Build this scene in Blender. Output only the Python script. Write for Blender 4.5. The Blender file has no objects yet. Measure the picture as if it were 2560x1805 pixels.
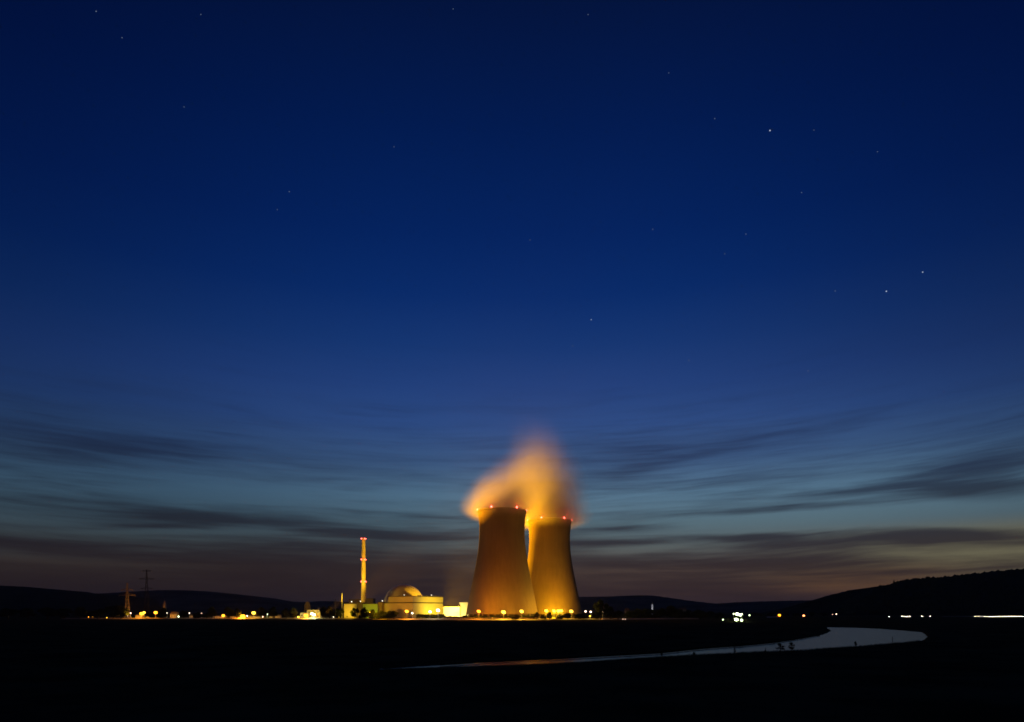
import bpy, bmesh, math, random
from mathutils import Vector, Matrix, noise
import numpy as np
R = math.radians
rnd = random.Random(7)
D = bpy.data
S = bpy.context.scene
COL = S.collection

# ---------------------------------------------------------------- camera
HY, F, CX = 1528.0, 1707.0, 1280.0      # eye level, focal length and centre of the 2560 px photograph
HC = 11.0                                # camera height
cam = D.cameras.new('camera'); co = D.objects.new('camera', cam); COL.objects.link(co)
co.location = (0, 0, HC); co.rotation_euler = (R(90), 0, 0)
cam.lens = 24.0; cam.sensor_width = 36.0; cam.shift_y = (HY - 902.5) / 2560.0
cam.clip_start = 0.5; cam.clip_end = 60000
S.camera = co

# ---------------------------------------------------------------- node helper
class V:
    """a node socket with arithmetic"""
    def __init__(s, t, o): s.t, s.o = t, o
    def _m(s, op, *a, clamp=False):
        n = s.t.nodes.new('ShaderNodeMath'); n.operation = op; n.use_clamp = clamp
        for i, x in enumerate((s,) + a):
            if isinstance(x, V): s.t.links.new(x.o, n.inputs[i])
            else: n.inputs[i].default_value = x
        return V(s.t, n.outputs[0])
    def __add__(s, b): return s._m('ADD', b)
    def __radd__(s, b): return s._m('ADD', b)
    def __sub__(s, b): return s._m('SUBTRACT', b)
    def __mul__(s, b): return s._m('MULTIPLY', b)
    def __rmul__(s, b): return s._m('MULTIPLY', b)
    def __truediv__(s, b): return s._m('DIVIDE', b)
    def smooth(s, a, b, lo=0.0, hi=1.0):
        n = s.t.nodes.new('ShaderNodeMapRange'); n.interpolation_type = 'SMOOTHSTEP'
        s.t.links.new(s.o, n.inputs[0])
        for i, x in enumerate((a, b, lo, hi)): n.inputs[i + 1].default_value = x
        return V(s.t, n.outputs[0])
def xyz(t, x, y, z):
    n = t.nodes.new('ShaderNodeCombineXYZ')
    for i, a in enumerate((x, y, z)):
        if isinstance(a, V): t.links.new(a.o, n.inputs[i])
        else: n.inputs[i].default_value = a
    return V(t, n.outputs[0])
def nz(t, vec, scale=1.0, detail=3.0, rough=0.5, dist=0.0):
    n = t.nodes.new('ShaderNodeTexNoise'); t.links.new(vec.o, n.inputs['Vector'])
    n.inputs['Scale'].default_value = scale; n.inputs['Detail'].default_value = detail
    n.inputs['Roughness'].default_value = rough; n.inputs['Distortion'].default_value = dist
    return V(t, n.outputs[0])
def mixc(t, f, a, b, mode='MIX'):
    n = t.nodes.new('ShaderNodeMix'); n.data_type = 'RGBA'; n.blend_type = mode
    for i, x in ((0, f), (6, a), (7, b)):
        if isinstance(x, V): t.links.new(x.o, n.inputs[i])
        elif i == 0: n.inputs[i].default_value = x
        else: n.inputs[i].default_value = (*x[:3], 1)
    return V(t, n.outputs[2])
def ramp(t, f, stops, interp='LINEAR'):
    n = t.nodes.new('ShaderNodeValToRGB'); t.links.new(f.o, n.inputs[0])
    cr = n.color_ramp; cr.interpolation = interp
    while len(cr.elements) < len(stops): cr.elements.new(0.5)
    for e, (p, c) in zip(cr.elements, stops): e.position = p; e.color = (*c, 1)
    return V(t, n.outputs[0])
def lin(*c): return tuple((x / 255 / 12.92) if x <= 10 else ((x / 255 + 0.055) / 1.055) ** 2.4 for x in c)

# ---------------------------------------------------------------- world: late dusk sky
W = D.worlds.new('World'); S.world = W; W.use_nodes = True
t = W.node_tree; t.nodes.clear()
tc = t.nodes.new('ShaderNodeTexCoord'); sp = t.nodes.new('ShaderNodeSeparateXYZ')
t.links.new(tc.outputs['Generated'], sp.inputs[0])
dx, dy, dz = (V(t, sp.outputs[i]) for i in range(3))
az = dx._m('ARCTAN2', dy)                       # 0 straight ahead, + to the right
el = dz._m('ARCSINE')
el_d = el * (180 / math.pi)
az_d = az * (180 / math.pi)
sky = ramp(t, el_d / 90.0, [
    (0.000, lin(60, 46, 48)), (0.018, lin(66, 50, 48)), (0.038, lin(80, 66, 60)), (0.058, lin(86, 93, 94)),
    (0.080, lin(86, 110, 122)), (0.105, lin(86, 118, 142)), (0.135, lin(61, 90, 130)), (0.168, lin(45, 75, 130)),
    (0.200, lin(34, 64, 123)), (0.235, lin(21, 54, 114)), (0.275, lin(9, 43, 105)), (0.320, lin(4, 35, 95)),
    (0.390, lin(2, 27, 80)), (0.460, lin(3, 20, 62)), (0.62, lin(3, 14, 42)), (1.0, lin(2, 10, 30))])
# afterglow is strongest a little right of the view, and fades towards the sides and behind
azo = (az_d - 15.0 + el_d.smooth(7, 19, 0, 14.0))._m('ABSOLUTE')
glow = azo.smooth(6, 46, 1.0, 0.46)
glow = glow * azo.smooth(50, 180, 1.0, 0.55)
sky = mixc(t, 1.0, sky, xyz(t, glow._m('POWER', 1.15), glow._m('POWER', 1.0), glow._m('POWER', 0.85)), 'MULTIPLY')
# yellow remains of sunset low on the right
yg = (az_d - 37.0)._m('ABSOLUTE').smooth(22, 2, 0, 1) * (el_d - 4.2)._m('ABSOLUTE').smooth(2.7, 0.5, 0, 1)
sky = mixc(t, yg * 0.85, sky, lin(112, 108, 84))
yg2 = (az_d - 27.0)._m('ABSOLUTE').smooth(11, 1, 0, 1) * (el_d - 2.4)._m('ABSOLUTE').smooth(1.7, 0.2, 0, 1)
sky = mixc(t, yg2 * 0.7, sky, lin(98, 70, 48))
# cloud cover: streaks fanning upward to both sides
elf = el_d / (az * az * 0.25 + 1.0)
warp = nz(t, xyz(t, az_d * 0.05, elf * 0.20, 3.3), 1.0, 3) - 0.5
e2 = elf - az_d * 0.012 + warp * 1.3
n1 = nz(t, xyz(t, az_d * 0.10, e2 * 1.5, 0.0), 1.0, 4, 0.58, 0.4)
n2 = nz(t, xyz(t, az_d * 0.045, e2 * 0.50, 7.0), 1.0, 4, 0.5, 0.3)
n3 = nz(t, xyz(t, az_d * 0.17, e2 * 4.2, 2.0), 1.0, 3, 0.55)
cov = n1 * 0.42 + n2 * 0.35 + n3 * 0.23
bias = V(t, ramp(t, el_d / 30.0, [(0.0, (.18,)*3), (0.08, (.16,)*3), (0.15, (.125,)*3), (0.21, (.06,)*3), (0.30, (0.02,)*3), (1.0, (0.0,)*3)]).o)
neg = V(t, ramp(t, el_d / 30.0, [(0.0, (0,)*3), (0.17, (0.0,)*3), (0.25, (.02,)*3), (0.38, (.025,)*3), (0.50, (.06,)*3),
                                  (0.66, (.12,)*3), (1.0, (.25,)*3)]).o)
cov = cov + bias - neg
def streak(px, py, hw_, hh_, tilt, amt):
    """one recognisable long cloud (or gap), given by its bearing and height over the horizon"""
    a0 = math.degrees(math.atan((px - 1280) / 1707)); ca = math.cos(math.radians(a0)); e0 = math.degrees(math.atan((1528 - py) / 1707 * ca))
    wa = hw_ / 1707 * 57.3 * ca * ca; we = max(hh_ / 1707 * 57.3 * ca, 0.22); tl = tilt / ca - math.tan(math.radians(a0)) * math.tan(math.radians(e0))
    u = (az_d - a0); v = (el_d - e0) - u * tl + warp * 0.9
    g = (u * u) * (1 / wa ** 2) + (v * v) * (1 / we ** 2)
    return (g * -1.0)._m('EXPONENT') * amt
for a in [(250,1120,330,42,-.06,.20),(560,1297,280,12,-.05,.26),(380,1314,160,8,0,.16),(1000,1334,230,11,-.03,.22),(120,1362,190,15,-.05,.18),(820,1430,420,60,0,.10),
          (970,1180,150,24,.04,.09),(1060,1292,200,8,-.03,.12),(1550,1172,110,9,.15,.14),(1700,1150,200,14,.25,.12),(1800,1200,170,14,.12,.13),
          (2150,1227,260,11,.08,.14),(2450,1225,220,26,.02,.20),(1950,1276,280,10,.07,.24),(2420,1160,220,30,.15,.10),(1560,1320,140,10,.03,.18),(1880,1345,120,11,0,.22),
          (2020,1360,170,12,.04,.18),(2350,1342,200,17,.02,.28),(1500,1357,140,7,0,.18),(1780,1405,380,18,0,.15),(2200,1433,220,7,.03,.14),
          (700,1240,320,26,-.04,-.14),(420,1328,260,7,0,-.16),(2100,1294,520,17,.05,-.24),(1600,1372,130,8,.12,-.22),(2450,1308,220,17,.02,-.26),(2420,1388,320,14,.04,-.22),(1850,1328,420,8,.03,-.16),(1300,1250,200,20,0,-.10),(250,1410,260,9,-.03,-.16),(2170,1472,230,16,.03,-.28),(2400,1425,330,45,.02,-.13),(1720,1118,380,34,.1,.10),(2490,1150,200,60,.1,.14),(1950,1400,260,12,.02,.08)]:
    cov = cov + streak(*a)
cm = cov.smooth(0.38, 0.80, 0, 0.92)
ccol = ramp(t, el_d / 20.0, [(0.0, lin(44, 33, 36)), (0.18, lin(47, 38, 42)), (0.30, lin(42, 42, 52)), (0.42, lin(40, 50, 66)),
                             (0.6, lin(36, 52, 84)), (0.8, lin(32, 54, 98)), (1.0, lin(20, 50, 106))])
ccol = mixc(t, 1.0, ccol, xyz(t, glow._m('POWER', 0.6), glow._m('POWER', 0.6), glow._m('POWER', 0.6)), 'MULTIPLY')
sky = mixc(t, cm, sky, ccol)
bg = t.nodes.new('ShaderNodeBackground'); t.links.new(sky.o, bg.inputs[0]); bg.inputs[1].default_value = 1.0
# the physical sky with the sun well below the horizon adds the faint all-round skylight
ns = t.nodes.new('ShaderNodeTexSky'); ns.sky_type = 'NISHITA'; ns.sun_disc = False
ns.sun_elevation = R(-6.0); ns.sun_rotation = R(35.0)
bg2 = t.nodes.new('ShaderNodeBackground'); t.links.new(ns.outputs[0], bg2.inputs[0]); bg2.inputs[1].default_value = 0.05
ad = t.nodes.new('ShaderNodeAddShader'); t.links.new(bg.outputs[0], ad.inputs[0]); t.links.new(bg2.outputs[0], ad.inputs[1])
wo = t.nodes.new('ShaderNodeOutputWorld'); t.links.new(ad.outputs[0], wo.inputs[0])

# ---------------------------------------------------------------- exposure and render settings
vs = S.view_settings; vs.view_transform = 'Standard'; vs.look = 'None'; vs.exposure = 0; vs.gamma = 1; vs.use_curve_mapping = False
S.render.engine = 'CYCLES'
cy = S.cycles
cy.use_denoising = True
cy.max_bounces = 4; cy.diffuse_bounces = 2; cy.glossy_bounces = 2; cy.volume_bounces = 1; cy.transparent_max_bounces = 8
cy.sample_clamp_indirect = 2.0
cy.volume_step_rate = 1.0
cy.filter_width = 1.7
S.render.dither_intensity = 1.0

HAZE = 2.0e-5
# ================================================================ helpers
def P(px, py, Y): return Vector(((px - CX) / F * Y, Y, HC + (HY - py) / F * Y))
def XY(px, Y): return (px - CX) / F * Y
def ZZ(py, Y): return HC + (HY - py) / F * Y
def tag(o, label=None, cat=None, group=None, kind=None):
    if label: o['label'] = label
    if cat: o['category'] = cat
    if group: o['group'] = group
    if kind: o['kind'] = kind
    return o
def empty(name, loc=(0, 0, 0), rz=0.0):
    o = D.objects.new(name, None); COL.objects.link(o); o.location = loc; o.rotation_euler = (0, 0, rz)
    o.empty_display_size = 0.3
    return o
def obj(name, bm, m, parent=None, smooth=False):
    me = D.meshes.new(name)
    if isinstance(bm, bmesh.types.BMesh):
        bm.to_mesh(me); bm.free()
    else:
        me.from_pydata(bm[0], [], bm[1])
    if smooth:
        for p in me.polygons: p.use_smooth = True
    for mm in (m if isinstance(m, (list, tuple)) else [m]): me.materials.append(mm)
    o = D.objects.new(name, me); COL.objects.link(o)
    if parent: o.parent = parent
    return o
def inst(name, me, parent=None, loc=(0, 0, 0), rz=0.0, sc=(1, 1, 1)):
    o = D.objects.new(name, me); COL.objects.link(o); o.location = loc; o.rotation_euler = (0, 0, rz); o.scale = sc
    if parent: o.parent = parent
    return o
def box(bm, x0, x1, y0, y1, z0, z1, M=None):
    vs_ = [bm.verts.new(Vector(p) if M is None else M @ Vector(p)) for p in
           ((x0,y0,z0),(x1,y0,z0),(x1,y1,z0),(x0,y1,z0),(x0,y0,z1),(x1,y0,z1),(x1,y1,z1),(x0,y1,z1))]
    for f in ((3,2,1,0),(4,5,6,7),(0,1,5,4),(1,2,6,5),(2,3,7,6),(3,0,4,7)): bm.faces.new([vs_[i] for i in f])
    return bm
def tube(bm, a, b, r0, r1=None, n=6):
    a, b = Vector(a), Vector(b); r1 = r0 if r1 is None else r1
    d = (b - a).normalized(); u = d.orthogonal().normalized(); w = d.cross(u)
    A = [bm.verts.new(a + (u * math.cos(2*math.pi*i/n) + w * math.sin(2*math.pi*i/n)) * r0) for i in range(n)]
    B = [bm.verts.new(b + (u * math.cos(2*math.pi*i/n) + w * math.sin(2*math.pi*i/n)) * r1) for i in range(n)]
    for i in range(n): bm.faces.new((A[i], A[(i+1)%n], B[(i+1)%n], B[i]))
    bm.faces.new(A[::-1]); bm.faces.new(B)
    return bm
def ball(bm, c, r, seg=10, rings=6):
    M = Matrix.Translation(Vector(c)) @ Matrix.Scale(r, 4)
    bmesh.ops.create_uvsphere(bm, u_segments=seg, v_segments=rings, radius=1.0, matrix=M)
    return bm
def lathe(prof, n=64, closed=False):
    vv, ff = [], []
    for (r, z) in prof:
        for i in range(n):
            a = 2 * math.pi * i / n; vv.append((r * math.cos(a), r * math.sin(a), z))
    k = len(prof)
    for j in range(k if closed else k - 1):
        j2 = (j + 1) % k
        for i in range(n):
            i2 = (i + 1) % n
            ff.append((j*n+i, j*n+i2, j2*n+i2, j2*n+i))
    return vv, ff

EX = [(200,1547.6),(300,1547.5),(700,1547),(860,1548),(1000,1549),(1110,1549.5),(1250,1550.5),(1320,1550.5),(1450,1549.5),(1530,1549),(1700,1548)]
PW = 1.0
def Yedge(px):
    py = np.interp(px, [e[0] for e in EX], [e[1] for e in EX]); return HC * F / (py - HY)
# ================================================================ materials
def mat(name, col, rough=0.8, var=0.0, scale=0.2, metal=0.0, bump=0.0, bscale=2.0, streak=0.0, spec=0.3):
    m = D.materials.new(name); m.use_nodes = True; t = m.node_tree
    b = t.nodes['Principled BSDF']; b.inputs['Roughness'].default_value = rough
    b.inputs['Metallic'].default_value = metal; b.inputs['Specular IOR Level'].default_value = spec
    g = t.nodes.new('ShaderNodeNewGeometry'); pos = V(t, g.outputs['Position'])
    c = None
    if var > 0:
        n = nz(t, pos, scale, 5, 0.6)
        f = n.smooth(0.3, 0.7, 1 - var, 1 + var)
        if streak > 0:
            s_ = t.nodes.new('ShaderNodeSeparateXYZ'); t.links.new(pos.o, s_.inputs[0])
            st = nz(t, xyz(t, V(t, s_.outputs[0]) * 0.30, V(t, s_.outputs[1]) * 0.30, V(t, s_.outputs[2]) * 0.012), 1.0, 4, 0.6)
            f = f * st.smooth(0.35, 0.65, 1 - streak, 1 + streak)
        c = mixc(t, 1.0, col, xyz(t, f, f, f), 'MULTIPLY')
        t.links.new(c.o, b.inputs['Base Color'])
    else: b.inputs['Base Color'].default_value = (*col, 1)
    if bump > 0:
        bn = t.nodes.new('ShaderNodeBump'); bn.inputs['Strength'].default_value = bump
        t.links.new(nz(t, pos, bscale, 4).o, bn.inputs['Height']); t.links.new(bn.outputs[0], b.inputs['Normal'])
    return m
def emit(name, col, strength):
    m = D.materials.new(name); m.use_nodes = True; t = m.node_tree; t.nodes.clear()
    e = t.nodes.new('ShaderNodeEmission'); e.inputs[0].default_value = (*col, 1); e.inputs[1].default_value = strength
    o = t.nodes.new('ShaderNodeOutputMaterial'); t.links.new(e.outputs[0], o.inputs[0])
    m.cycles.emission_sampling = 'NONE'
    return m
M_grass = mat('dark_grass', (0.060, 0.060, 0.030), 1.0, 0.45, 0.05, bump=0.4, bscale=1.5, spec=0.0)
M_verge = mat('verge_grass', (0.075, 0.08, 0.03), 1.0, 0.3, 0.2, spec=0.0)
M_yard = mat('yard_concrete', (0.34, 0.29, 0.18), 0.85, 0.2, 0.05, spec=0.1)
M_road = mat('asphalt', (0.06, 0.06, 0.06), 0.8, 0.2, 0.3, spec=0.2)
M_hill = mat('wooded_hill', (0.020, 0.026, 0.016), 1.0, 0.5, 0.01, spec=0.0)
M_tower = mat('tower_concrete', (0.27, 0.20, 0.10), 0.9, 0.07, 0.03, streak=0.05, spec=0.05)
M_conc = mat('pale_concrete', (0.40, 0.34, 0.22), 0.85, 0.06, 0.1, spec=0.1)
M_clad = mat('pale_cladding', (0.50, 0.45, 0.28), 0.6, 0.04, 0.08, spec=0.2)
M_white = mat('white_render', (0.78, 0.76, 0.70), 0.7, 0.04, 0.1, spec=0.1)
M_green = mat('green_cladding', (0.30, 0.40, 0.16), 0.6, 0.05, 0.1, spec=0.2)
M_brown = mat('brown_cladding', (0.20, 0.14, 0.09), 0.7, 0.08, 0.1, spec=0.1)
M_dark = mat('dark_trim', (0.035, 0.03, 0.028), 0.7)
M_steel = mat('galvanised_steel', (0.34, 0.34, 0.33), 0.6, 0.1, 0.3)
M_dome = mat('dome_shell', (0.42, 0.36, 0.23), 0.38, 0.05, 0.08, spec=0.5)
M_leaf = mat('night_foliage', (0.030, 0.040, 0.016), 0.9, 0.4, 0.3, spec=0.05)
M_leaf2 = mat('dusky_foliage', (0.045, 0.050, 0.018), 0.9, 0.4, 0.3, spec=0.05)
M_bark = mat('bark', (0.045, 0.035, 0.028), 0.95, 0.2, 1.0, spec=0.0)
M_wall = mat('perimeter_concrete', (0.22, 0.20, 0.17), 0.9, 0.12, 0.2, spec=0.05)
M_glass = mat('dark_glass', (0.02, 0.022, 0.025), 0.12, spec=0.5)
M_tyre = mat('tyre_rubber', (0.02, 0.02, 0.02), 0.9)
M_carp = [mat('car_paint_grey', (0.12, 0.12, 0.13), 0.3), mat('car_paint_dark', (0.03, 0.035, 0.05), 0.3), mat('car_paint_silver', (0.35, 0.35, 0.36), 0.3)]
M_hill_haze = mat('hill_haze_tint', (0.13, 0.085, 0.065), 1.0, 0.4, 0.004, spec=0.0)  # lighter warm tone puts the lamp-lit haze into the hill colour
ORANGE = (1.0, 0.22, 0.004); AMBER = (1.0, 0.32, 0.015); YELLOW = (1.0, 0.55, 0.04); WHITE = (1.0, 0.86, 0.62); GREENISH = (0.80, 1.0, 0.50); PINK = (1.0, 0.62, 0.42); RED = (1.0, 0.03, 0.015)
_em = {}
def E(col, s):
    k = (col, s)
    if k not in _em: _em[k] = emit('lamp_glow', col, s)
    return _em[k]

# ================================================================ the ground with the river bed
near = [(948,1673),(1059,1669.5),(1226,1664),(1449,1655.5),(1650,1642.5),(1750,1637),(1802,1635.5),(1907,1630),(2011,1626),(2060,1621.7),(2147,1616),(2190,1612),(2256,1606.5),(2306,1601),(2319,1592)]
far_ = [(2319,1591),(2304,1580.5),(2256,1576),(2190,1571.6),(2147,1569.5),(2069,1568.2),(2066,1570),(2076,1577),(2073,1581),(2060,1585),(2046,1589),(1994,1598),(1942,1606),(1854,1614.6),(1802,1618),(1750,1622),(1650,1632.5),(1427,1644.5),(1226,1654),(1059,1664.5),(948,1671.8)]
WZ = -0.35
poly = [((x - CX) / F * (HC * F / (y - HY)), HC * F / (y - HY)) for x, y in near]
hw = HC - WZ
poly += [((x - CX) / F * (hw * F / (y - HY)), hw * F / (y - HY)) for x, y in far_]
pa = np.array(poly)
def sdist(X, Y):
    """signed distance to the river outline, negative inside"""
    d = np.full(X.shape, 1e9); inside = np.zeros(X.shape, bool)
    n = len(pa)
    for i in range(n):
        x0, y0 = pa[i]; x1, y1 = pa[(i + 1) % n]
        ex, ey = x1 - x0, y1 - y0; L = ex * ex + ey * ey + 1e-9
        tt = np.clip(((X - x0) * ex + (Y - y0) * ey) / L, 0, 1)
        d = np.minimum(d, np.hypot(X - x0 - tt * ex, Y - y0 - tt * ey))
        c = ((y0 > Y) != (y1 > Y)) & (X < (x1 - x0) * (Y - y0) / (y1 - y0 + 1e-12) + x0)
        inside ^= c
    return np.where(inside, -d, d)
gx = np.linspace(-60, 340, 321)
gy = np.concatenate([np.linspace(125, 260, 181), np.linspace(260, 600, 200)[1:]])
GX, GY = np.meshgrid(gx, gy)
sd = sdist(GX, GY)
wob = np.array([noise.noise(Vector((x * 0.18, y * 0.18, 0))) * 0.5 + noise.noise(Vector((x * 0.05, y * 0.05, 5))) * 0.8 for x, y in zip(GX.ravel(), GY.ravel())]).reshape(GX.shape)
sdw = sd + wob * np.clip((GY - 140) / 120, 0.15, 1.0)
tt = np.clip((sdw + 0.6) / 0.8, 0, 1); tt = tt * tt * (3 - 2 * tt)
GZ = -1.6 * (1 - tt)
GZ[0, :] = 0; GZ[-1, :] = 0; GZ[:, 0] = 0; GZ[:, -1] = 0
ny_, nx_ = GX.shape
verts = [tuple(v) for v in np.stack([GX.ravel(), GY.ravel(), GZ.ravel()], 1)]
faces = [(j*nx_+i, j*nx_+i+1, (j+1)*nx_+i+1, (j+1)*nx_+i) for j in range(ny_-1) for i in range(nx_-1)]
def quad(x0, x1, y0, y1, z=0.0):
    k = len(verts); verts.extend([(x0,y0,z),(x1,y0,z),(x1,y1,z),(x0,y1,z)]); faces.append((k,k+1,k+2,k+3))
B = 16000
quad(-B, B, -2500, 125); quad(-B, -60, 125, 600); quad(340, B, 125, 600); quad(-B, B, 600, B)
tag(obj('ground', (verts, faces), M_grass, smooth=True), kind='structure')
# water
mw = D.materials.new('river_water'); mw.use_nodes = True; t = mw.node_tree; b = t.nodes['Principled BSDF']
b.inputs['Base Color'].default_value = (0.006, 0.009, 0.012, 1); b.inputs['Roughness'].default_value = 0.20; b.inputs['Specular IOR Level'].default_value = 0.34; b.inputs['IOR'].default_value = 1.33
g = t.nodes.new('ShaderNodeNewGeometry'); bn = t.nodes.new('ShaderNodeBump'); bn.inputs['Strength'].default_value = 0.45; bn.inputs['Distance'].default_value = 0.10
t.links.new(nz(t, V(t, g.outputs['Position']), 0.9, 4).o, bn.inputs['Height']); t.links.new(bn.outputs[0], b.inputs['Normal'])
wv = [(-58, 127, WZ), (338, 127, WZ), (338, 598, WZ), (-58, 598, WZ)]
tag(obj('river', (wv, [(0, 1, 2, 3)]), mw), kind='structure')

# ================================================================ hills
def hill(name, prof, Y, depth, foot, rough_px, seed, m=M_hill):
    xs = np.array([p[0] for p in prof]); ys = np.array([p[1] for p in prof])
    px = np.arange(xs[0], xs[-1] + 1, 2.0); py = np.interp(px, xs, ys)
    py = np.convolve(np.pad(py, 6, 'edge'), np.ones(13) / 13, 'valid')
    vv, ff = [], []
    rows = [(-foot, 0.0), (-foot*0.62, 0.30), (-foot*0.34, 0.62), (-foot*0.12, 0.90), (0, 1.0), (depth*0.4, 0.9), (depth, 0.0)]
    for x, y in zip(px, py):
        j = noise.noise(Vector((x * 0.11, seed, 0))) * rough_px + noise.noise(Vector((x * 0.42, seed, 4))) * rough_px * 0.6
        top = max(ZZ(y - j, Y), 1.0)
        for k, (dy_, h) in enumerate(rows):
            hh = top * h
            if 0 < k < len(rows) - 1: hh *= 1 + 0.06 * noise.noise(Vector((x * 0.03, k * 1.7, seed)))* (0 if k == 4 else 1)
            yy = Y + dy_
            vv.append((XY(x, Y) * (yy / Y if dy_ < 0 else 1.0), yy, hh - 0.6))
    n = len(rows)
    for i in range(len(px) - 1):
        for k in range(n - 1): ff.append((i*n+k, (i+1)*n+k, (i+1)*n+k+1, i*n+k+1))
    return tag(obj(name, (vv, ff), m, smooth=True), kind='structure')
hill('hill', [(-500,1440),(-150,1455),(0,1464),(60,1466),(130,1475),(200,1482),(290,1490),(340,1500),(420,1520)], 4200, 1500, 1400, 1.0, 1)
hill('hill', [(120,1500),(200,1486),(290,1481),(340,1478),(400,1475),(450,1475),(520,1478),(580,1484),(640,1491),(680,1500),(720,1511),(780,1524)], 5200, 1500, 1500, 0.8, 2, M_hill_haze)
hill('hill', [(560,1510),(650,1502),(720,1503),(760,1505),(800,1502),(840,1503),(900,1508),(1000,1512),(1200,1513),(1300,1505)], 7500, 1500, 1500, 0.7, 3, M_hill_haze)
hill('hill', [(1250,1510),(1330,1502),(1400,1495),(1455,1492),(1520,1491),(1590,1488),(1630,1488),(1680,1495),(1720,1501),(1800,1510),(1900,1520)], 7000, 1500, 1500, 0.7, 4, M_hill_haze)
hill('hill', [(1600,1522),(1700,1513),(1780,1510),(1850,1505),(1950,1502),(2050,1500),(2130,1494),(2300,1480)], 5200, 1200, 1200, 0.9, 5, M_hill_haze)
RH = [(2060,1540),(2090,1530),(2110,1512),(2125,1501),(2145,1492),(2160,1484),(2180,1479),(2200,1473),(2235,1464),(2260,1457),(2300,1453),(2400,1444),(2480,1434),(2560,1428),(2800,1410),(3200,1400)]
hill('hill', RH, 2500, 900, 700, 3.6, 6)

# ================================================================ stars (points of light far beyond the hills)
STARS = [(240,28,.5),(305,94,.35),(502,36,.35),(460,267,.3),(985,367,.2),(723,479,.35),(1133,22,.3),(1470,36,.3),(1672,182,.25),(1787,296,.35),(1925,326,1.0),
         (2194,379,.25),(2004,481,.35),(1865,585,.3),(1812,634,.25),(2088,727,.35),(2216,728,.9),(2307,680,.8),(1478,799,.6),(1432,864,.4),(1722,901,.4),(2020,927,.4),(1325,600,.2),(1632,573,.25),(2035,325,.2),(693,524,.2)]
SLAB = ['faint white star nearest the top left corner of the sky', 'faint star just below and right of the top left corner star', 'faint star at the very top, a fifth of the way across', 'lone faint star in the upper left, well below the corner pair',
 'barely visible star left of the middle, a fifth of the way down', 'faint star in the left half, upper one of a close pair', 'faint star at the very top, left of the middle', 'faint star at the very top, right of the middle',
 'barely visible star high right of the middle, alone', 'faint star just left of the brightest star', 'brightest star of all, high in the sky right of the steam', 'dim star high on the right, farthest right of the upper ones',
 'dim star below and slightly right of the brightest star', 'faint star midway down the sky, lower left of the brightest', 'faint star just lower left of another faint one, right half', 'dim star immediately left of the reddish low bright star',
 'reddish star low on the right, second brightest of all', 'bluish bright star low on the right, above the reddish one', 'clear small star above the steam plume, a little to its right', 'faint star nearest above the steam plume',
 'faint star right of the two above the steam plume', 'lowest faint star on the right side, above the streaky clouds', 'barely visible star exactly above the cooling towers, midway up', 'barely visible star right of the middle, midway up',
 'barely visible star just right of the brightest star', 'barely visible star in the left half, lower one of a close pair']
YS = 40000
for i, (x, y, m_) in enumerate(STARS):
    m_ *= 0.8 if m_ > .5 else 0.5
    p = P(x, y, YS); bm = bmesh.new(); bmesh.ops.create_icosphere(bm, subdivisions=1, radius=20 + 22 * m_)
    o = obj('star', bm, E((0.72, 0.80, 1.0), round(0.12 + 0.9 * m_, 2))); o.location = p
    tag(o, SLAB[i], 'star', 'stars scattered in the night sky')

# ================================================================ cooling towers
def cooling_tower(name, px, Y, label):
    root = empty(name, (XY(px, Y), Y, 0)); tag(root, label, 'cooling tower', 'pair of cooling towers')
    prof = [(48.9, 7.0), (45.6, 24), (42.6, 39), (39.4, 54), (36.6, 68), (34.0, 82), (31.9, 97), (30.9, 110), (30.6, 121), (31.1, 132), (32.1, 141), (32.9, 146.2)]
    # smooth interpolation
    zz = np.linspace(7.0, 146.2, 60); rr = np.interp(zz, [p[1] for p in prof], [p[0] for p in prof])
    rr = np.convolve(np.pad(rr, 3, 'reflect', reflect_type='odd'), np.ones(7) / 7, 'valid')
    out = list(zip(rr, zz)); inn = [(r - 0.5, z) for r, z in out[::-1]]
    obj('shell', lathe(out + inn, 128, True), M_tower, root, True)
    rt = rr[-1]
    obj('rim', lathe([(rt - 0.6, 146.22), (rt + 0.45, 146.22), (rt + 0.45, 147.3), (rt - 0.6, 147.3)], 128, True), M_conc, root)
    obj('basin', lathe([(52.5, 0.0), (52.5, 1.8), (51.6, 1.8), (51.6, 0.0)], 96, True), M_conc, root)
    bm = bmesh.new(); tube(bm, (51.0, -2.6, 0.2), (48.7, 0, 7.3), 0.42, n=6); me = D.meshes.new('column'); bm.to_mesh(me); bm.free(); me.materials.append(M_brown)
    bm = bmesh.new(); tube(bm, (51.0, 2.6, 0.2), (48.7, 0, 7.3), 0.42, n=6); me2 = D.meshes.new('column'); bm.to_mesh(me2); bm.free(); me2.materials.append(M_brown)
    for i in range(36):
        inst('column', me, root, rz=2*math.pi*i/36); inst('column', me2, root, rz=2*math.pi*i/36)
    # fill packing seen dark behind the columns
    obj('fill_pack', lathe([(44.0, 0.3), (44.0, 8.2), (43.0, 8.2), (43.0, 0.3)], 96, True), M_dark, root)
    for a in (-24, 37, 97, 157, 217, 277):
        th = R(a); x, y = math.sin(th) * (rt + 0.5), -math.cos(th) * (rt + 0.5)
        bm = bmesh.new(); ball(bm, (x, y, 148.4), 1.15, 10, 6); tube(bm, (x, y, 146.5), (x, y, 147.6), 0.12)
        obj('warning_light', bm, E(RED if False else (1.0, 0.10, 0.07), 14.0), root, True)
        lamp_light((x * 1.03, y * 1.03, 149.6), (1, 0.02, 0.01), 2000, root, 0.8)
    return root
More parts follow.
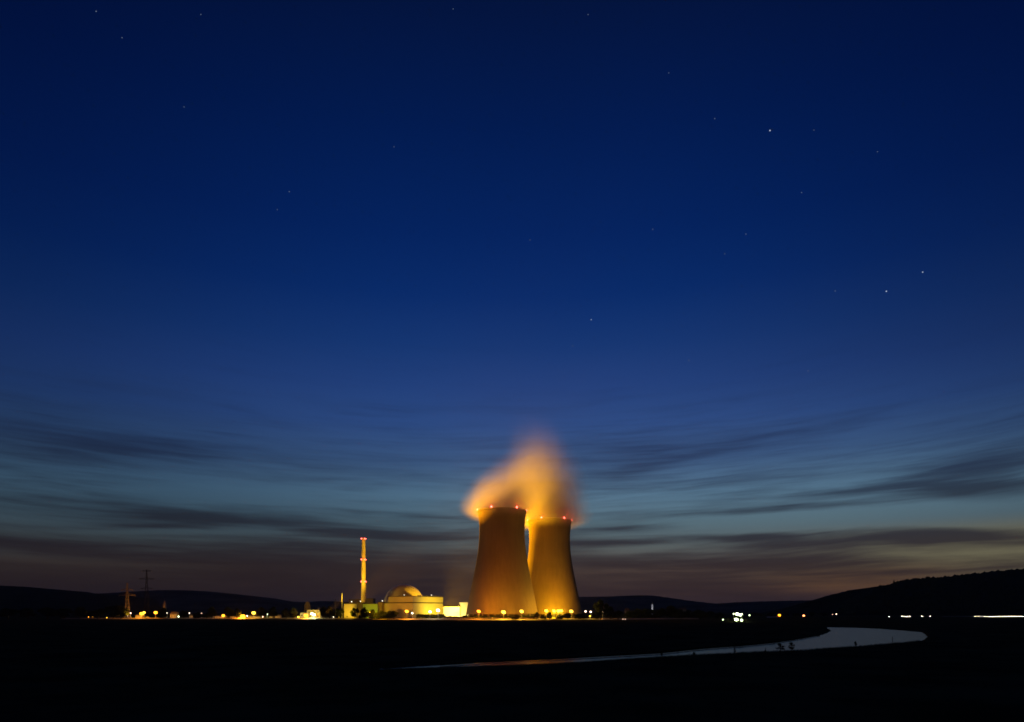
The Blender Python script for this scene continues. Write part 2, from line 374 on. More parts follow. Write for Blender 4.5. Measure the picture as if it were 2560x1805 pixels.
def lamp_light(loc, col, power, parent, size=0.4, name='lamp_light', spot=None, aim=None, blend=0.6):
    l = D.lights.new(name, 'SPOT' if spot else 'POINT'); l.color = col; l.energy = power; l.shadow_soft_size = size
    o = D.objects.new(name, l); COL.objects.link(o); o.location = loc; o.parent = parent
    if spot:
        l.spot_size = R(spot); l.spot_blend = blend
        d = Vector(aim) - Vector(loc); o.rotation_euler = d.to_track_quat('-Z', 'Y').to_euler()
    return o
cooling_tower('cooling_tower', 1255, 927, 'nearer, darker concrete cooling tower standing in front of the other one')
cooling_tower('cooling_tower', 1374, 1030, 'farther cooling tower, lit bright yellow at its foot, partly hidden by the nearer one')

# steam
def plume(name, px, Y, label, hgt, rad, path, dens, seed, fp):
    root_z = 147.0
    bm = bmesh.new(); box(bm, -75, 75, -52, 52, -16, hgt + 25)
    m = D.materials.new(name); m.use_nodes = True; t = m.node_tree; t.nodes.clear()
    tcn = t.nodes.new('ShaderNodeTexCoord'); s_ = t.nodes.new('ShaderNodeSeparateXYZ'); t.links.new(tcn.outputs['Object'], s_.inputs[0])
    x, y, z = (V(t, s_.outputs[i]) for i in range(3))
    pos = V(t, tcn.outputs['Object'])
    wz = nz(t, xyz(t, x * 0.014, y * 0.014, z * 0.010 + seed), 1.0, 2) - 0.5
    zp = z._m('MAXIMUM', 0.0); zn = z._m('MINIMUM', 0.0)
    cxx = zp * path[0] + zp * zp * path[1] + zn * path[2]
    h = (zp / hgt)._m('MINIMUM', 1.0)
    r = ((h * h) * -1.0 + 1.0)._m('MAXIMUM', 0.02)._m('SQRT') * rad + zn * 0.9
    dxx = x - cxx + wz * 26.0
    d = (dxx * dxx + y * y)._m('SQRT') / r._m('MAXIMUM', 1.0)
    core = d.smooth(1.5, 0.0, 0, 1)
    fade = z.smooth(hgt * -0.1, hgt * 1.15, 1.0, 0.0)._m('POWER', fp)
    wisps = nz(t, xyz(t, x * 0.03, y * 0.03, z * 0.012 + seed), 1.0, 3, 0.5, 0.4).smooth(0.25, 0.75, 0.62, 1.25)
    foot = z.smooth(-15, -2, 0, 1)
    den = core * fade * wisps * foot * dens
    pv = t.nodes.new('ShaderNodeVolumePrincipled'); pv.inputs['Color'].default_value = (0.97, 0.93, 0.84, 1)  # white steam tinted warm here to offset the blue skylight
    pv.inputs['Anisotropy'].default_value = 0.0
    t.links.new(den.o, pv.inputs['Density'])
    o_ = t.nodes.new('ShaderNodeOutputMaterial'); t.links.new(pv.outputs[0], o_.inputs['Volume'])
    o = obj(name, bm, m); o.location = (XY(px, Y), Y, root_z)
    tag(o, label, 'steam', 'steam rising from the cooling towers')
    return o
plume('steam_plume', 1255, 927, 'glowing orange steam leaning right from the nearer cooling tower mouth', 108, 41, (0.22, 0.0030, 0.5), 0.075, 1.0, 3.6)
plume('steam_plume', 1374, 1030, 'tall orange brown steam column above the farther cooling tower', 190, 47, (-0.03, -0.0009, 0.0), 0.075, 9.0, 3.3)

# ================================================================ chimney
def chimney():
    Y = 980; root = empty('exhaust_stack', (XY(909, Y), Y, 0)); H = ZZ(1345, Y)
    tag(root, 'tall slender concrete chimney with three rings of red warning lights', 'chimney')
    zs = np.linspace(0, H, 24)
    pr = [(3.9 - 1.35 * (z / H) ** 0.85, z) for z in zs]
    obj('shaft', lathe(pr + [(pr[-1][0] - 0.35, H), (pr[-1][0] - 0.35, H - 6)], 40), M_conc, root, True)
    for py, n in ((1347, 4), (1399, 4), (1454, 4)):
        z = ZZ(py, Y); r = 3.9 - 1.35 * (z / H) ** 0.85
        g = obj('gallery', lathe([(r - 0.05, z - 0.7), (r + 1.1, z - 0.7), (r + 1.1, z - 0.45), (r - 0.05, z - 0.45)], 32, True), M_steel, root)
        bm = bmesh.new()
        for i in range(12):
            a = 2*math.pi*i/12; tube(bm, ((r+1.0)*math.cos(a), (r+1.0)*math.sin(a), z-0.45), ((r+1.0)*math.cos(a), (r+1.0)*math.sin(a), z+0.7), 0.05, n=4)
        obj('railing', bm, M_steel, g)
        for k in range(n):
            a = R(-90 + (-38 if k == 0 else 38 if k == 1 else 142 if k == 2 else -142)); x, y = math.cos(a) * (r + 1.3), math.sin(a) * (r + 1.3)
            bm = bmesh.new(); ball(bm, (x, y, z), 0.75, 10, 6); tube(bm, (x, y, z - 0.6), (x * 0.7, y * 0.7, z - 0.6), 0.08)
            obj('warning_light', bm, E((1.0, 0.10, 0.07), 12.0), g, True)
        lamp_light((0, -(r + 3), z + 0.5), (1, 0.03, 0.015), 700, root, 0.6)
    bm = bmesh.new()
    for z in np.arange(2, H, 1.2): box(bm, -0.25, 0.25, -0.05, 0.05, z, z + 0.08, Matrix.Translation((0, -(3.95 - 1.35 * (z / H) ** 0.85), 0)))
    tag(obj('ladder_rung', bm, M_steel, root), kind='stuff')
chimney()

# ================================================================ lamps
LAMP_N = 0
def lamp(px, py, Y, col, power, size, label, glow=30.0, name='street_lamp', cat='street lamp', group='lamps around the plant', twin=False):
    if size > 1.25:
        size *= 1.38 if px < 1000 else 1.25
        glow = min(glow, 6.0 if col in (AMBER, YELLOW) else 24.0)
        if col in (AMBER, YELLOW) and px < 1000: size *= 1.15
    else: size *= 1.15
    Z = max(ZZ(py, Y), 0.8); X = XY(px, Y)
    root = empty(name, (X, Y, 0)); tag(root, label, cat, group)
    bm = bmesh.new(); tube(bm, (0, 0, 0), (0, 0, Z), 0.16, 0.09, 8); box(bm, -0.3, 0.3, -0.3, 0.3, 0, 0.25)
    obj('pole', bm, M_steel, root)
    if size > 0.9:                                   # oversized bulbs clustered round the head stand in for lamp bloom
        bm = bmesh.new(); box(bm, -size, size, -0.12, 0.12, Z - 0.15, Z + 0.05); box(bm, -0.12, 0.12, -size, size, Z - 0.17, Z + 0.03)
        obj('crossbar', bm, M_steel, root)
        for k, a in enumerate(range(0, 360, 60)):
            x, y = math.cos(R(a)) * size * 0.42, math.sin(R(a)) * size * 0.42
            bm = bmesh.new(); ball(bm, (x, y, Z + 0.2 + (0.22 if k % 2 else -0.12) * size), size * 0.48, 10, 6)
            h = obj('floodlight', bm, E(col, glow), root, True)
    else:
        bm = bmesh.new(); box(bm, -0.08, 0.08, -0.7, 0.1, Z - 0.02, Z + 0.1); obj('arm', bm, M_steel, root)
        bm = bmesh.new(); box(bm, -size * 0.8, size * 0.8, -0.7 - size, -0.5 + size * 0.5, Z + 0.1, Z + 0.32); obj('lamp_head', bm, M_steel, root)
        bm = bmesh.new(); ball(bm, (0, -0.7, Z - size * 0.3), size, 10, 6); obj('bulb', bm, E(col, glow), root, True)
    if power: lamp_light((0, -0.9 - size, Z - 0.2), col, power, root, max(0.3, size))
    return root
EX = [(200,1547.6),(300,1547.5),(700,1547),(860,1548),(1000,1549),(1110,1549.5),(1250,1550.5),(1320,1550.5),(1450,1549.5),(1530,1549),(1700,1548)]
PW = 1.0
def Yedge(px):
    py = np.interp(px, [e[0] for e in EX], [e[1] for e in EX]); return HC * F / (py - HY)
kW = 1000.0
A = 'lamp posts of the village left of the plant'
LS = [ # px, py, dY, colour, kW, size, glow, label
 (222,1542,20,AMBER,2,.5,4,'small amber lamp far out on the left, in front of dark trees',A),
 (232,1541.5,20,AMBER,2,.45,3,'dim amber lamp just right of the leftmost lamp in the dark',A),
 (268,1544.5,15,YELLOW,3,.7,6,'small yellow lamp alone between black trees on the far left',A),
 (326.5,1533,30,PINK,5,.85,6,'pinkish white lamp beside the brightly lit house on the left',A),
 (319.5,1539.5,30,PINK,3,.5,3,'dim pink lamp low at the left side of the lit house',A),
 (354,1535,25,AMBER,120,2.0,30,'large orange bloomed lamp over the bright yellow house',A),
 (360,1532,35,YELLOW,30,1.3,20,'yellow floodlight just right of the large orange one over the house',A),
 (389,1532,25,AMBER,60,1.7,22,'round orange floodlight between the lit house and the small church spire',A),
 (418,1532,30,WHITE,3,.6,5,'small white lamp below the small distant pylon',A),
 (446.5,1541.7,20,GREENISH,8,1.0,10,'greenish white lamp low in front of the orange shed',A),
 (473.5,1532,30,WHITE,4,.6,6,'small white lamp above the trees right of the orange shed',A),
 (504.5,1533,30,PINK,3,.5,5,'tiny pink lamp between two dark round trees',A),
 (533,1532,30,PINK,8,1.0,8,'pinkish lamp in front of a dark round tree, left of the long yellow wall',A),
 (558,1539.5,22,AMBER,40,1.5,22,'orange starry lamp over the right end of the long yellow wall',A),
 (607,1541.5,12,AMBER,200,2.4,40,'brightest orange lamp of the village, low at the field edge',A),
 (618,1540,30,WHITE,5,.8,8,'small white lamp just right of the brightest orange lamp',A),
 (634,1533,25,YELLOW,60,1.9,26,'bright yellow orange lamp up and right of the brightest one',A),
 (657,1541.7,20,PINK,3,.7,7,'small pink lamp low between two dark trees',A),
 (668,1536,30,GREENISH,5,.8,8,'small greenish white lamp between two round trees',A),
 (739.7,1535.6,25,GREENISH,5,.8,8,'small greenish lamp left of the yellow lit workshop',A),
 (746,1543,20,YELLOW,15,1.1,10,'low yellow lamp at the left foot of the workshop',A),
 (765,1539.5,10,AMBER,90,2.1,34,'big starry orange lamp in front of the yellow workshop',A),
 (780,1535,15,GREENISH,30,1.4,20,'left one of two white lamps on the workshop front',A),
 (785,1537.5,15,GREENISH,30,1.4,20,'right one of two white lamps on the workshop front',A),
 (848,1541,20,YELLOW,3,.6,5,'small yellow lamp among dark trees left of the low bright building',A),
 (834,1542,20,WHITE,3,.5,5,'tiny white lamp among dark trees right of the workshop',A),
]
Gp = 'lamps around the power plant'
LS += [
 (868,1536,30,YELLOW,40,1.6,14,'bright yellow lamp between trees below the low bright building',Gp),
 (943,1534,30,WHITE,1,.5,4,'tiny white lamp among the dark trees under the green building',Gp),
 (1017,1529,6,AMBER,150,2.1,36,'starry yellow lamp on a post before the shaded wall of the reactor building',Gp),
 (1030.6,1533.5,10,WHITE,4,1.0,10,'small white lamp at the corner of the reactor building',Gp),
 (1075,1530,10,WHITE,16,1.4,12,'white lamp on a post in front of the bright yellow wall',Gp),
 (1095,1526.5,25,WHITE,60,2.0,10,'wide glaring floodlight at the right end of the bright yellow wall',Gp),
 (1197,1529,20,AMBER,160,2.1,34,'leftmost starry lamp in front of the nearer cooling tower',Gp),
 (1259,1531,20,YELLOW,230,2.4,40,'middle and brightest starry lamp in front of the nearer cooling tower',Gp),
 (1304,1529,20,YELLOW,160,2.1,34,'starry lamp at the right foot of the nearer cooling tower, right of a round tree',Gp),
 (1366,1527.5,40,YELLOW,170,2.0,30,'leftmost lamp at the foot of the farther cooling tower',Gp),
 (1385,1528,60,YELLOW,170,2.0,26,'second lamp from the left at the foot of the farther cooling tower',Gp),
 (1396,1528,60,YELLOW,170,2.0,30,'third lamp from the left under the farther cooling tower, above a wide bush',Gp),
 (1403,1527.5,62,YELLOW,170,2.0,30,'fourth lamp from the left under the farther cooling tower, touching the third',Gp),
 (1428,1529,40,YELLOW,170,2.2,34,'rightmost starry lamp at the foot of the farther cooling tower',Gp),
 (1464,1529,30,PINK,10,1.1,10,'pinkish lamp just right of the farther cooling tower',Gp),
 (1477,1530,30,PINK,10,1.1,10,'second pinkish lamp right of the farther cooling tower',Gp),
 (1475,1541,20,YELLOW,20,1.0,8,'low yellowish lamp below the pair of pinkish ones',Gp),
 (1496,1529.5,30,AMBER,8,.9,8,'amber lamp left of the tall dark tree',Gp),
 (1507,1529.5,30,PINK,8,1.0,10,'pink white lamp seen through the tall dark tree',Gp),
 (1504,1547.5,6,AMBER,3,.5,5,'low amber lamp at the trunk of the tall dark tree',Gp),
]
# ones far across the meadow on the right have their own distance
LR = [
 (1807,1548.5,740,GREENISH,2,.55,8,'small greenish white lamp left of the bright white cluster'),
 (1834,1534,900,GREENISH,4,.7,8,'small upper left lamp of the bright white cluster'),
 (1843.5,1536,900,GREENISH,25,1.8,22,'wide upper middle floodlight of the bright white cluster'),
 (1851,1538,900,GREENISH,20,1.5,16,'upper right floodlight of the bright white cluster'),
 (1855,1535,905,GREENISH,5,.8,6,'small topmost lamp at the right of the bright white cluster'),
 (1841,1549.5,720,GREENISH,20,1.5,30,'lower left starry white lamp of the cluster across the meadow'),
 (1854,1551,700,GREENISH,15,1.1,20,'lower right white lamp of the cluster across the meadow'),
 (1873.5,1537.5,950,GREENISH,4,.7,7,'small greenish lamp right of the bright white cluster'),
 (1948.5,1538.5,1200,AMBER,20,2.0,22,'starry orange lamp standing by itself right of the white cluster'),
 (2009.5,1539.5,1250,(1.0,.25,.08),8,1.5,10,'reddish orange lamp in front of the dark low hills'),
 (2091,1535.5,1300,PINK,3,.9,8,'tiny pinkish lamp at the foot of the wooded hill'),
 (2081,1535.5,1300,PINK,1,.6,2,'very faint lamp left of the tiny pinkish one at the foot of the wooded hill'),
 (1557,1547.5,880,PINK,1,.5,2.5,'faint reddish lamp on the dark field edge right of the tall tree'),
 (1563,1547.5,880,PINK,1,.5,2,'fainter reddish lamp on the dark field edge, beside a similar one'),
]

# ================================================================ buildings
def slab(name, bm, m, parent, label=None):
    o = obj(name, bm, m, parent)
    if label: o['label'] = label
    return o
def building(name, px0, px1, Y, pytop, depth, m, label, cat='building', parapet=True, win=0, m_win=None, base=None, rz=0.0, cap=None):
    x0, x1 = XY(px0, Y), XY(px1, Y); w = x1 - x0; H = ZZ(pytop, Y)
    root = empty(name, ((x0 + x1) / 2, Y, 0), rz); tag(root, label, cat)
    bm = bmesh.new(); box(bm, -w/2, w/2, 0, depth, 0, H - 0.5); slab('wall', bm, m, root)
    bm = bmesh.new(); box(bm, -w/2 - 0.15, w/2 + 0.15, -0.15, depth + 0.15, H - 0.49, H); slab('roof', bm, cap or M_dark, root)
    if base:
        bm = bmesh.new(); box(bm, -w/2 - 0.2, w/2 + 0.2, -0.2, 0.0, 0.0, base); slab('plinth', bm, M_brown, root)
    if win:
        n = max(2, int(w / 5)); fw = w / n
        for r_ in range(win):
            zc = (r_ + 0.55) * (H - 0.5) / win
            for i in range(n):
                xc = -w/2 + (i + 0.5) * fw
                bm = bmesh.new(); box(bm, xc - fw*0.30, xc + fw*0.30, -0.06, 0.0, zc - 0.8, zc + 0.7); f_ = obj('window', bm, M_steel, root)
                bm = bmesh.new(); box(bm, xc - fw*0.26, xc + fw*0.26, -0.085, -0.062, zc - 0.7, zc + 0.6); obj('pane', bm, m_win or M_glass, f_)
    return root
# reactor / turbine building: corner towards the camera
C0 = Vector((XY(1032, 935), 935, 0)); u = Vector((0.581, 0.814, 0)); v = Vector((-0.814, 0.581, 0))
def rbm(bm, s0, s1, t0, t1, z0, z1):
    M = Matrix(((u.x, v.x, 0, 0), (u.y, v.y, 0, 0), (0, 0, 1, 0), (0, 0, 0, 1)))
    return box(bm, s0, s1, t0, t1, z0, z1, M)
rb = empty('reactor_building', C0); tag(rb, 'large windowless block with its corner towards us, right wall bright yellow, left wall dim orange', 'building')
slab('lower_wall', rbm(bmesh.new(), 0, 62.4, 0, 58.4, 0, 22.1), M_clad, rb)
slab('ledge', rbm(bmesh.new(), 1.1, 61.3, 1.1, 57.3, 22.1, 23.5), M_dark, rb)
slab('upper_wall', rbm(bmesh.new(), 0.02, 62.38, 0.02, 47.1, 23.5, 31.2), M_clad, rb)
slab('roof_edge', rbm(bmesh.new(), -0.25, 62.65, -0.25, 47.35, 31.2, 31.9), M_dark, rb)
slab('plinth', rbm(bmesh.new(), -0.3, 62.7, -0.3, 58.7, 0, 2.0), M_brown, rb)
def ribs(n, along_s, t_len, z0, z1, nm='cladding_seam'):
    for i in range(1, n):
        k = t_len * i / n; bm = bmesh.new()
        if along_s: rbm(bm, k - 0.06, k + 0.06, -0.05, 0.0, z0, z1)
        else: rbm(bm, -0.05, 0.0, k - 0.06, k + 0.06, z0, z1)
        obj(nm, bm, M_clad, rb)
ribs(10, True, 62.4, 2.1, 22.0); ribs(9, False, 58.4, 2.1, 22.0)
for (s_, t_, w_, h_) in ((20, 8, 5, 1.6), (34, 6, 3, 1.2), (46, 9, 4, 1.4), (6, 22, 4, 1.5), (6, 34, 5, 1.2), (14, 42, 3, 1.1)):
    slab('roof_vent', rbm(bmesh.new(), s_, s_ + w_, t_, t_ + 3, 31.9, 31.9 + h_), M_steel, rb)
bm = bmesh.new()
rbm(bm, 0.0, 62, 0.0, 0.06, 32.9, 32.96); rbm(bm, 0.0, 0.06, 0.1, 47, 32.9, 32.96)
for k in range(0, 62, 2): rbm(bm, k, k + 0.06, 0.0, 0.06, 31.9, 32.9)
for k in range(2, 47, 2): rbm(bm, 0.0, 0.06, k, k + 0.06, 31.9, 32.9)
slab('railing', bm, M_steel, rb)
for s_, t_ in ((14, 30), (40, 2)):
    p = u * s_ + v * t_
    bm = bmesh.new(); tube(bm, (p.x, p.y, 31.9), (p.x, p.y, 33.6), 0.08); pl_ = obj('lamp_post', bm, M_steel, rb)
    bm = bmesh.new(); ball(bm, (p.x, p.y, 33.9), 0.55); obj('roof_lamp', bm, E(WHITE, 3.0), rb, True)
for nm, s0, h in (('door', 26, 4.5), ('door', 50, 3.0)):
    slab(nm, rbm(bmesh.new(), s0, s0 + 4, -0.36, -0.31, 0.0, h), M_dark, rb)
# containment dome
dr = empty('containment_dome', (XY(1010, 1040), 1040, 0)); tag(dr, 'large reactor containment dome, bright on its right side, rising behind the block', 'dome')
Rd, zc = 30.5, 21.4
pr = [(Rd, 0), (Rd, 8), (Rd, 14), (Rd, zc)] + [(Rd * math.cos(R(a)), zc + Rd * math.sin(R(a))) for a in np.arange(3, 90.1, 3)]
obj('shell', lathe(pr, 96), M_dome, dr, True)
bm = bmesh.new(); tube(bm, (0, 0, zc + Rd - 0.1), (0, 0, zc + Rd + 1.2), 0.8, 0.5, 10); obj('vent_cap', bm, M_steel, dr)
obj('ring_beam', lathe([(Rd - 0.05, zc - 1.2), (Rd + 0.35, zc - 1.2), (Rd + 0.35, zc), (Rd - 0.05, zc)], 96, True), M_conc, dr)
# low wing left of it
building('control_building', 860, 890, 950, 1509, 26, M_clad, 'low block lit bright yellow at the left end of the plant', base=1.2)
building('stair_tower', 891, 905.5, 955, 1506, 24, M_brown, 'dim brown stair tower left of the chimney foot')
building('machine_hall', 907, 944, 958, 1509, 26, M_green, 'long low hall with olive green cladding right of the chimney foot')
building('stair_tower', 944.6, 956.4, 962, 1505, 22, M_brown, 'dim brown stair tower between the green hall and the big block')
building('plant_block', 872, 899, 1030, 1498, 20, M_brown, 'dim brown block rising behind the low yellow block')
building('plant_block', 913, 932, 1040, 1496, 20, M_brown, 'dim block behind the green hall, right of the chimney')
def roof_lamp(px, py, Y, lab):
    p = P(px, py, Y); root = empty('roof_lamp', (p.x, p.y, p.z)); tag(root, lab, 'lamp', 'small lamps on the plant roofs')
    bm = bmesh.new(); tube(bm, (0, 0, -1.6), (0, 0, -0.3), 0.09); obj('post', bm, M_steel, root)
    bm = bmesh.new(); ball(bm, (0, 0, 0), 0.6); obj('bulb', bm, E(WHITE, 4.0), root, True)
roof_lamp(879, 1504.2, 965, 'small white lamp on the roof of the low yellow block')
roof_lamp(901, 1503.2, 960, 'small white lamp on the stair tower beside the chimney foot')
roof_lamp(956, 1502.2, 966, 'small white lamp on the stair tower beside the big block')
# dazzling white group right of the block
building('pump_house', 1109, 1150, 1003, 1517, 22, M_white, 'low glaring white building between the big block and the nearer cooling tower', cap=M_white)
st = building('pump_house_tower', 1150.6, 1171, 1006, 1508.8, 16, M_white, 'glaring white tower with a wider flat top, left of the nearer cooling tower', cap=M_white)
wd = XY(1171, 1006) - XY(1150.6, 1006)
bm = bmesh.new(); box(bm, -wd/2 - 1.4, wd/2 + 1.4, -1.2, 17, ZZ(1508.8, 1006), ZZ(1506, 1006)); obj('cornice', bm, M_white, st)
# village and workshop buildings on the left
building('workshop', 767.5, 800, 1008, 1524, 14, M_clad, 'yellow lit workshop with windows, beside the small orange pylon', win=2)
building('workshop_annex', 750, 767, 1010, 1531, 12, M_clad, 'lower annex at the left of the yellow workshop', win=1)
building('rooftop_hut', 794, 800, 1026, 1519.5, 5, M_white, 'small pale hut rising behind the right end of the workshop')
def house(px0, px1, Y, pye, pyr, m, label, depth=9):
    if Y < 1100: Y = Yedge((px0 + px1) / 2) + 44
    x0, x1 = XY(px0, Y), XY(px1, Y); w = x1 - x0; he = max(ZZ(pye, Y), 2.0); hr = ZZ(pyr, Y)
    root = empty('house', ((x0 + x1) / 2, Y, 0)); tag(root, label, 'house', 'houses at the field edge')
    bm = bmesh.new(); box(bm, -w/2, w/2, 0, depth, 0, he); obj('wall', bm, m, root)
    vv = [(-w/2-.3, -.4, he), (w/2+.3, -.4, he), (w/2+.3, depth+.4, he), (-w/2-.3, depth+.4, he), (-w/2-.3, depth/2, hr), (w/2+.3, depth/2, hr)]
    obj('roof', (vv, [(0,1,5,4),(2,3,4,5),(1,2,5),(3,0,4),(3,2,1,0)]), M_brown, root)
    n = max(2, int(w / 4))
    for i in range(n):
        xc = -w/2 + (i + 0.5) * w / n; bm = bmesh.new(); box(bm, xc-.5, xc+.5, -.05, 0, he*.4, he*.78); f_ = obj('window', bm, M_white, root)
        bm = bmesh.new(); box(bm, xc-.42, xc+.42, -.075, -.052, he*.43, he*.75); obj('pane', bm, M_glass, f_)
    return root
house(338, 351, 985, 1539, 1535.5, M_clad, 'house glowing bright yellow under the large orange floodlight')
house(364, 371, 990, 1541, 1538, M_conc, 'small orange lit house right of the bright yellow one')
house(425, 441, 985, 1536, 1529.5, M_clad, 'orange lit shed behind the greenish lamp')
house(474, 488, 985, 1539, 1535, M_conc, 'dim orange house left of a dark bushy tree')
house(537, 561, 985, 1541, 1538.5, M_clad, 'long yellow lit shed left of the brightest village lamp')
house(575, 603, 985, 1542, 1539, M_clad, 'low yellow lit shed touching the brightest village lamp from the left')
house(621, 648, 985, 1541, 1537, M_clad, 'orange lit shed right of the brightest village lamp')
house(673, 684, 985, 1542, 1540, M_clad, 'small yellow lit shed left of its orange twin between the trees')
house(688, 699, 985, 1541, 1537, M_conc, 'small orange lit shed right of its yellow twin between the trees')
house(1564, 1573, 1300, 1527, 1520, M_conc, 'dim orange house far behind the trees right of the cooling towers')
house(1700, 1716, 1500, 1524, 1519, M_conc, 'barely lit farmhouse behind trees on the right')
# slim white tower in the distance
def far_tower():
    Y = 2200; root = empty('distant_tower', (XY(1630.5, Y), Y, 0)); tag(root, 'slim pale lit tower standing above the dark trees right of the cooling towers', 'tower')
    h = ZZ(1511, Y); bm = bmesh.new(); box(bm, -2.2, 2.2, -2.2, 2.2, 0, h); obj('shaft', bm, M_white, root)
    obj('roof', ([(-2.5,-2.5,h),(2.5,-2.5,h),(2.5,2.5,h),(-2.5,2.5,h),(0,0,h+9)], [(0,1,4),(1,2,4),(2,3,4),(3,0,4),(3,2,1,0)]), M_brown, root)
    lamp_light((6, -22, 14), (0.8, 0.85, 1.0), 9 * kW, root, 0.5, spot=60, aim=(0, 0, 26))
    Y = 1800; root = empty('church_tower', (XY(412, Y), Y, 0)); tag(root, 'small pale church spire above dark trees right of the pylons', 'church tower')
    h = ZZ(1513, Y); bm = bmesh.new(); box(bm, -3, 3, -3, 3, 0, h); obj('tower_wall', bm, M_clad, root)
    hs = ZZ(1499, Y)
    obj('spire', ([(-3.2,-3.2,h),(3.2,-3.2,h),(3.2,3.2,h),(-3.2,3.2,h),(0,0,hs)], [(0,1,4),(1,2,4),(2,3,4),(3,0,4),(3,2,1,0)]), M_conc, root)
    lamp_light((4, -26, 18), AMBER, 5 * kW, root, 0.5, spot=60, aim=(0, 0, 30))
far_tower()

# ================================================================ yard, service road, perimeter wall
pxs = list(range(150, 1760, 20)); vv, ff = [], []
for x in pxs:
    Y0 = Yedge(x) + 1.0
    vv += [(XY(x, Y0), Y0, 0.02), (XY(x, Y0) , Y0 + 10, 1.5), (XY(x, Y0) , Y0 + 10.3, 0.02)]
for i in range(len(pxs) - 1): ff += [(3*i, 3*i+3, 3*i+4, 3*i+1), (3*i+1, 3*i+4, 3*i+5, 3*i+2)]
tag(obj('service_road', (vv, ff), M_yard), kind='structure')
xs_ = [840, 900, 960, 1020, 1080, 1140, 1200, 1260, 1320, 1380, 1440, 1480]; vv, ff = [], []
for x in xs_:
    Y0 = Yedge(x) + 22; vv += [(XY(x, Y0), Y0, 0.024), (XY(x, Y0) * 1.05, 1200, 0.024)]
for i in range(len(xs_) - 1): ff.append((2*i, 2*i+2, 2*i+3, 2*i+1))
tag(obj('yard', (vv, ff), M_yard), kind='structure')
# perimeter wall with pale coping, in panels
wroot = empty('perimeter_wall', (0, 0, 0)); tag(wroot, 'long low concrete perimeter wall with pale coping in front of the nearer cooling tower', 'wall')
px = 1104.0
while px < 1335:
    Y0 = Yedge(px) + 13; X0 = XY(px, Y0); X1 = X0 + 3.9; px2 = px + 4.0 / Y0 * F; Y1 = Yedge(px2) + 13
    a = math.atan2(Y1 - Y0, 4.0)
    M = Matrix.Translation((X0, Y0, 0)) @ Matrix.Rotation(a, 4, 'Z')
    bm = bmesh.new(); box(bm, 0.02, 3.94, 0, 0.2, 0, 2.3, M); obj('wall_panel', bm, M_wall, wroot)
    bm = bmesh.new(); box(bm, 0.0, 3.97, -0.1, 0.3, 2.302, 2.6, M); obj('coping', bm, M_white, wroot)
    px = px2
# hedge under the bright wall
def hedge(name, px0, px1, Y, pytop, label, m, n=900, seed=1, deep=3.0):
    r_ = random.Random(seed); x0, x1 = XY(px0, Y), XY(px1, Y); H = ZZ(pytop, Y); vv, ff = [], []
    for i in range(n):
        x = r_.uniform(x0, x1); h = H * (0.8 + 0.35 * noise.noise(Vector((x * 0.15, seed, 0)))); z = h * math.sqrt(r_.random()); y = Y + r_.uniform(-deep, deep) * (1 - 0.4 * z / H)
        leafq(vv, ff, Vector((x, y, z)), r_.uniform(0.5, 1.1), r_)
    return tag(obj(name, (vv, ff), m), label, 'hedge')
def leafq(vv, ff, c, s, r_):
    a = Vector((r_.uniform(-1, 1), r_.uniform(-1, 1), r_.uniform(-1, 1))).normalized(); b = a.orthogonal().normalized(); d = a.cross(b)
    th = r_.uniform(0, 6.28); e = b * math.cos(th) + d * math.sin(th); f = a.cross(e); k = len(vv)
    vv.extend([tuple(c + e * s), tuple(c + f * s * 0.6), tuple(c - e * s), tuple(c - f * s * 0.6)]); ff.append((k, k+1, k+2, k+3))
hedge('hedge', 1041, 1111, 912, 1533.5, 'dark clipped hedge along the foot of the bright yellow wall', M_leaf2, 2600, 3)
hedge('shrubbery', 1111, 1170, 905, 1539.5, 'low dark shrubs in front of the glaring white building', M_leaf, 1500, 5)
hedge('shrubbery', 1168, 1338, 872, 1539.0, 'thin line of dark shrubs at the foot of the nearer cooling tower', M_leaf, 5200, 6, 2.0)

# white marker post
def marker():
    Y = Yedge(1231) + 6; root = empty('marker_post', (XY(1231, Y), Y, 0)); tag(root, 'small white marker post on the verge before the nearer cooling tower', 'post')
    bm = bmesh.new(); tube(bm, (0, 0, 0), (0, 0, 3.6), 0.28, 0.2, 8); obj('post', bm, M_white, root)
    bm = bmesh.new(); box(bm, -0.7, 0.7, -0.32, -0.28, 2.3, 3.3); obj('panel', bm, M_white, root)
marker()
def flagmast():
    Y = 955; H = ZZ(1483, Y); root = empty('mast', (XY(855, Y), Y, 0)); tag(root, 'slim pale mast standing left of the low yellow block', 'mast')
    bm = bmesh.new(); tube(bm, (0, 0, 0), (0, 0, H * 0.6), 0.75, 0.6, 8); obj('lower_tube', bm, M_steel, root)
    bm = bmesh.new(); tube(bm, (0, 0, H * 0.6), (0, 0, H), 0.55, 0.35, 8); obj('upper_tube', bm, M_steel, root)
flagmast()

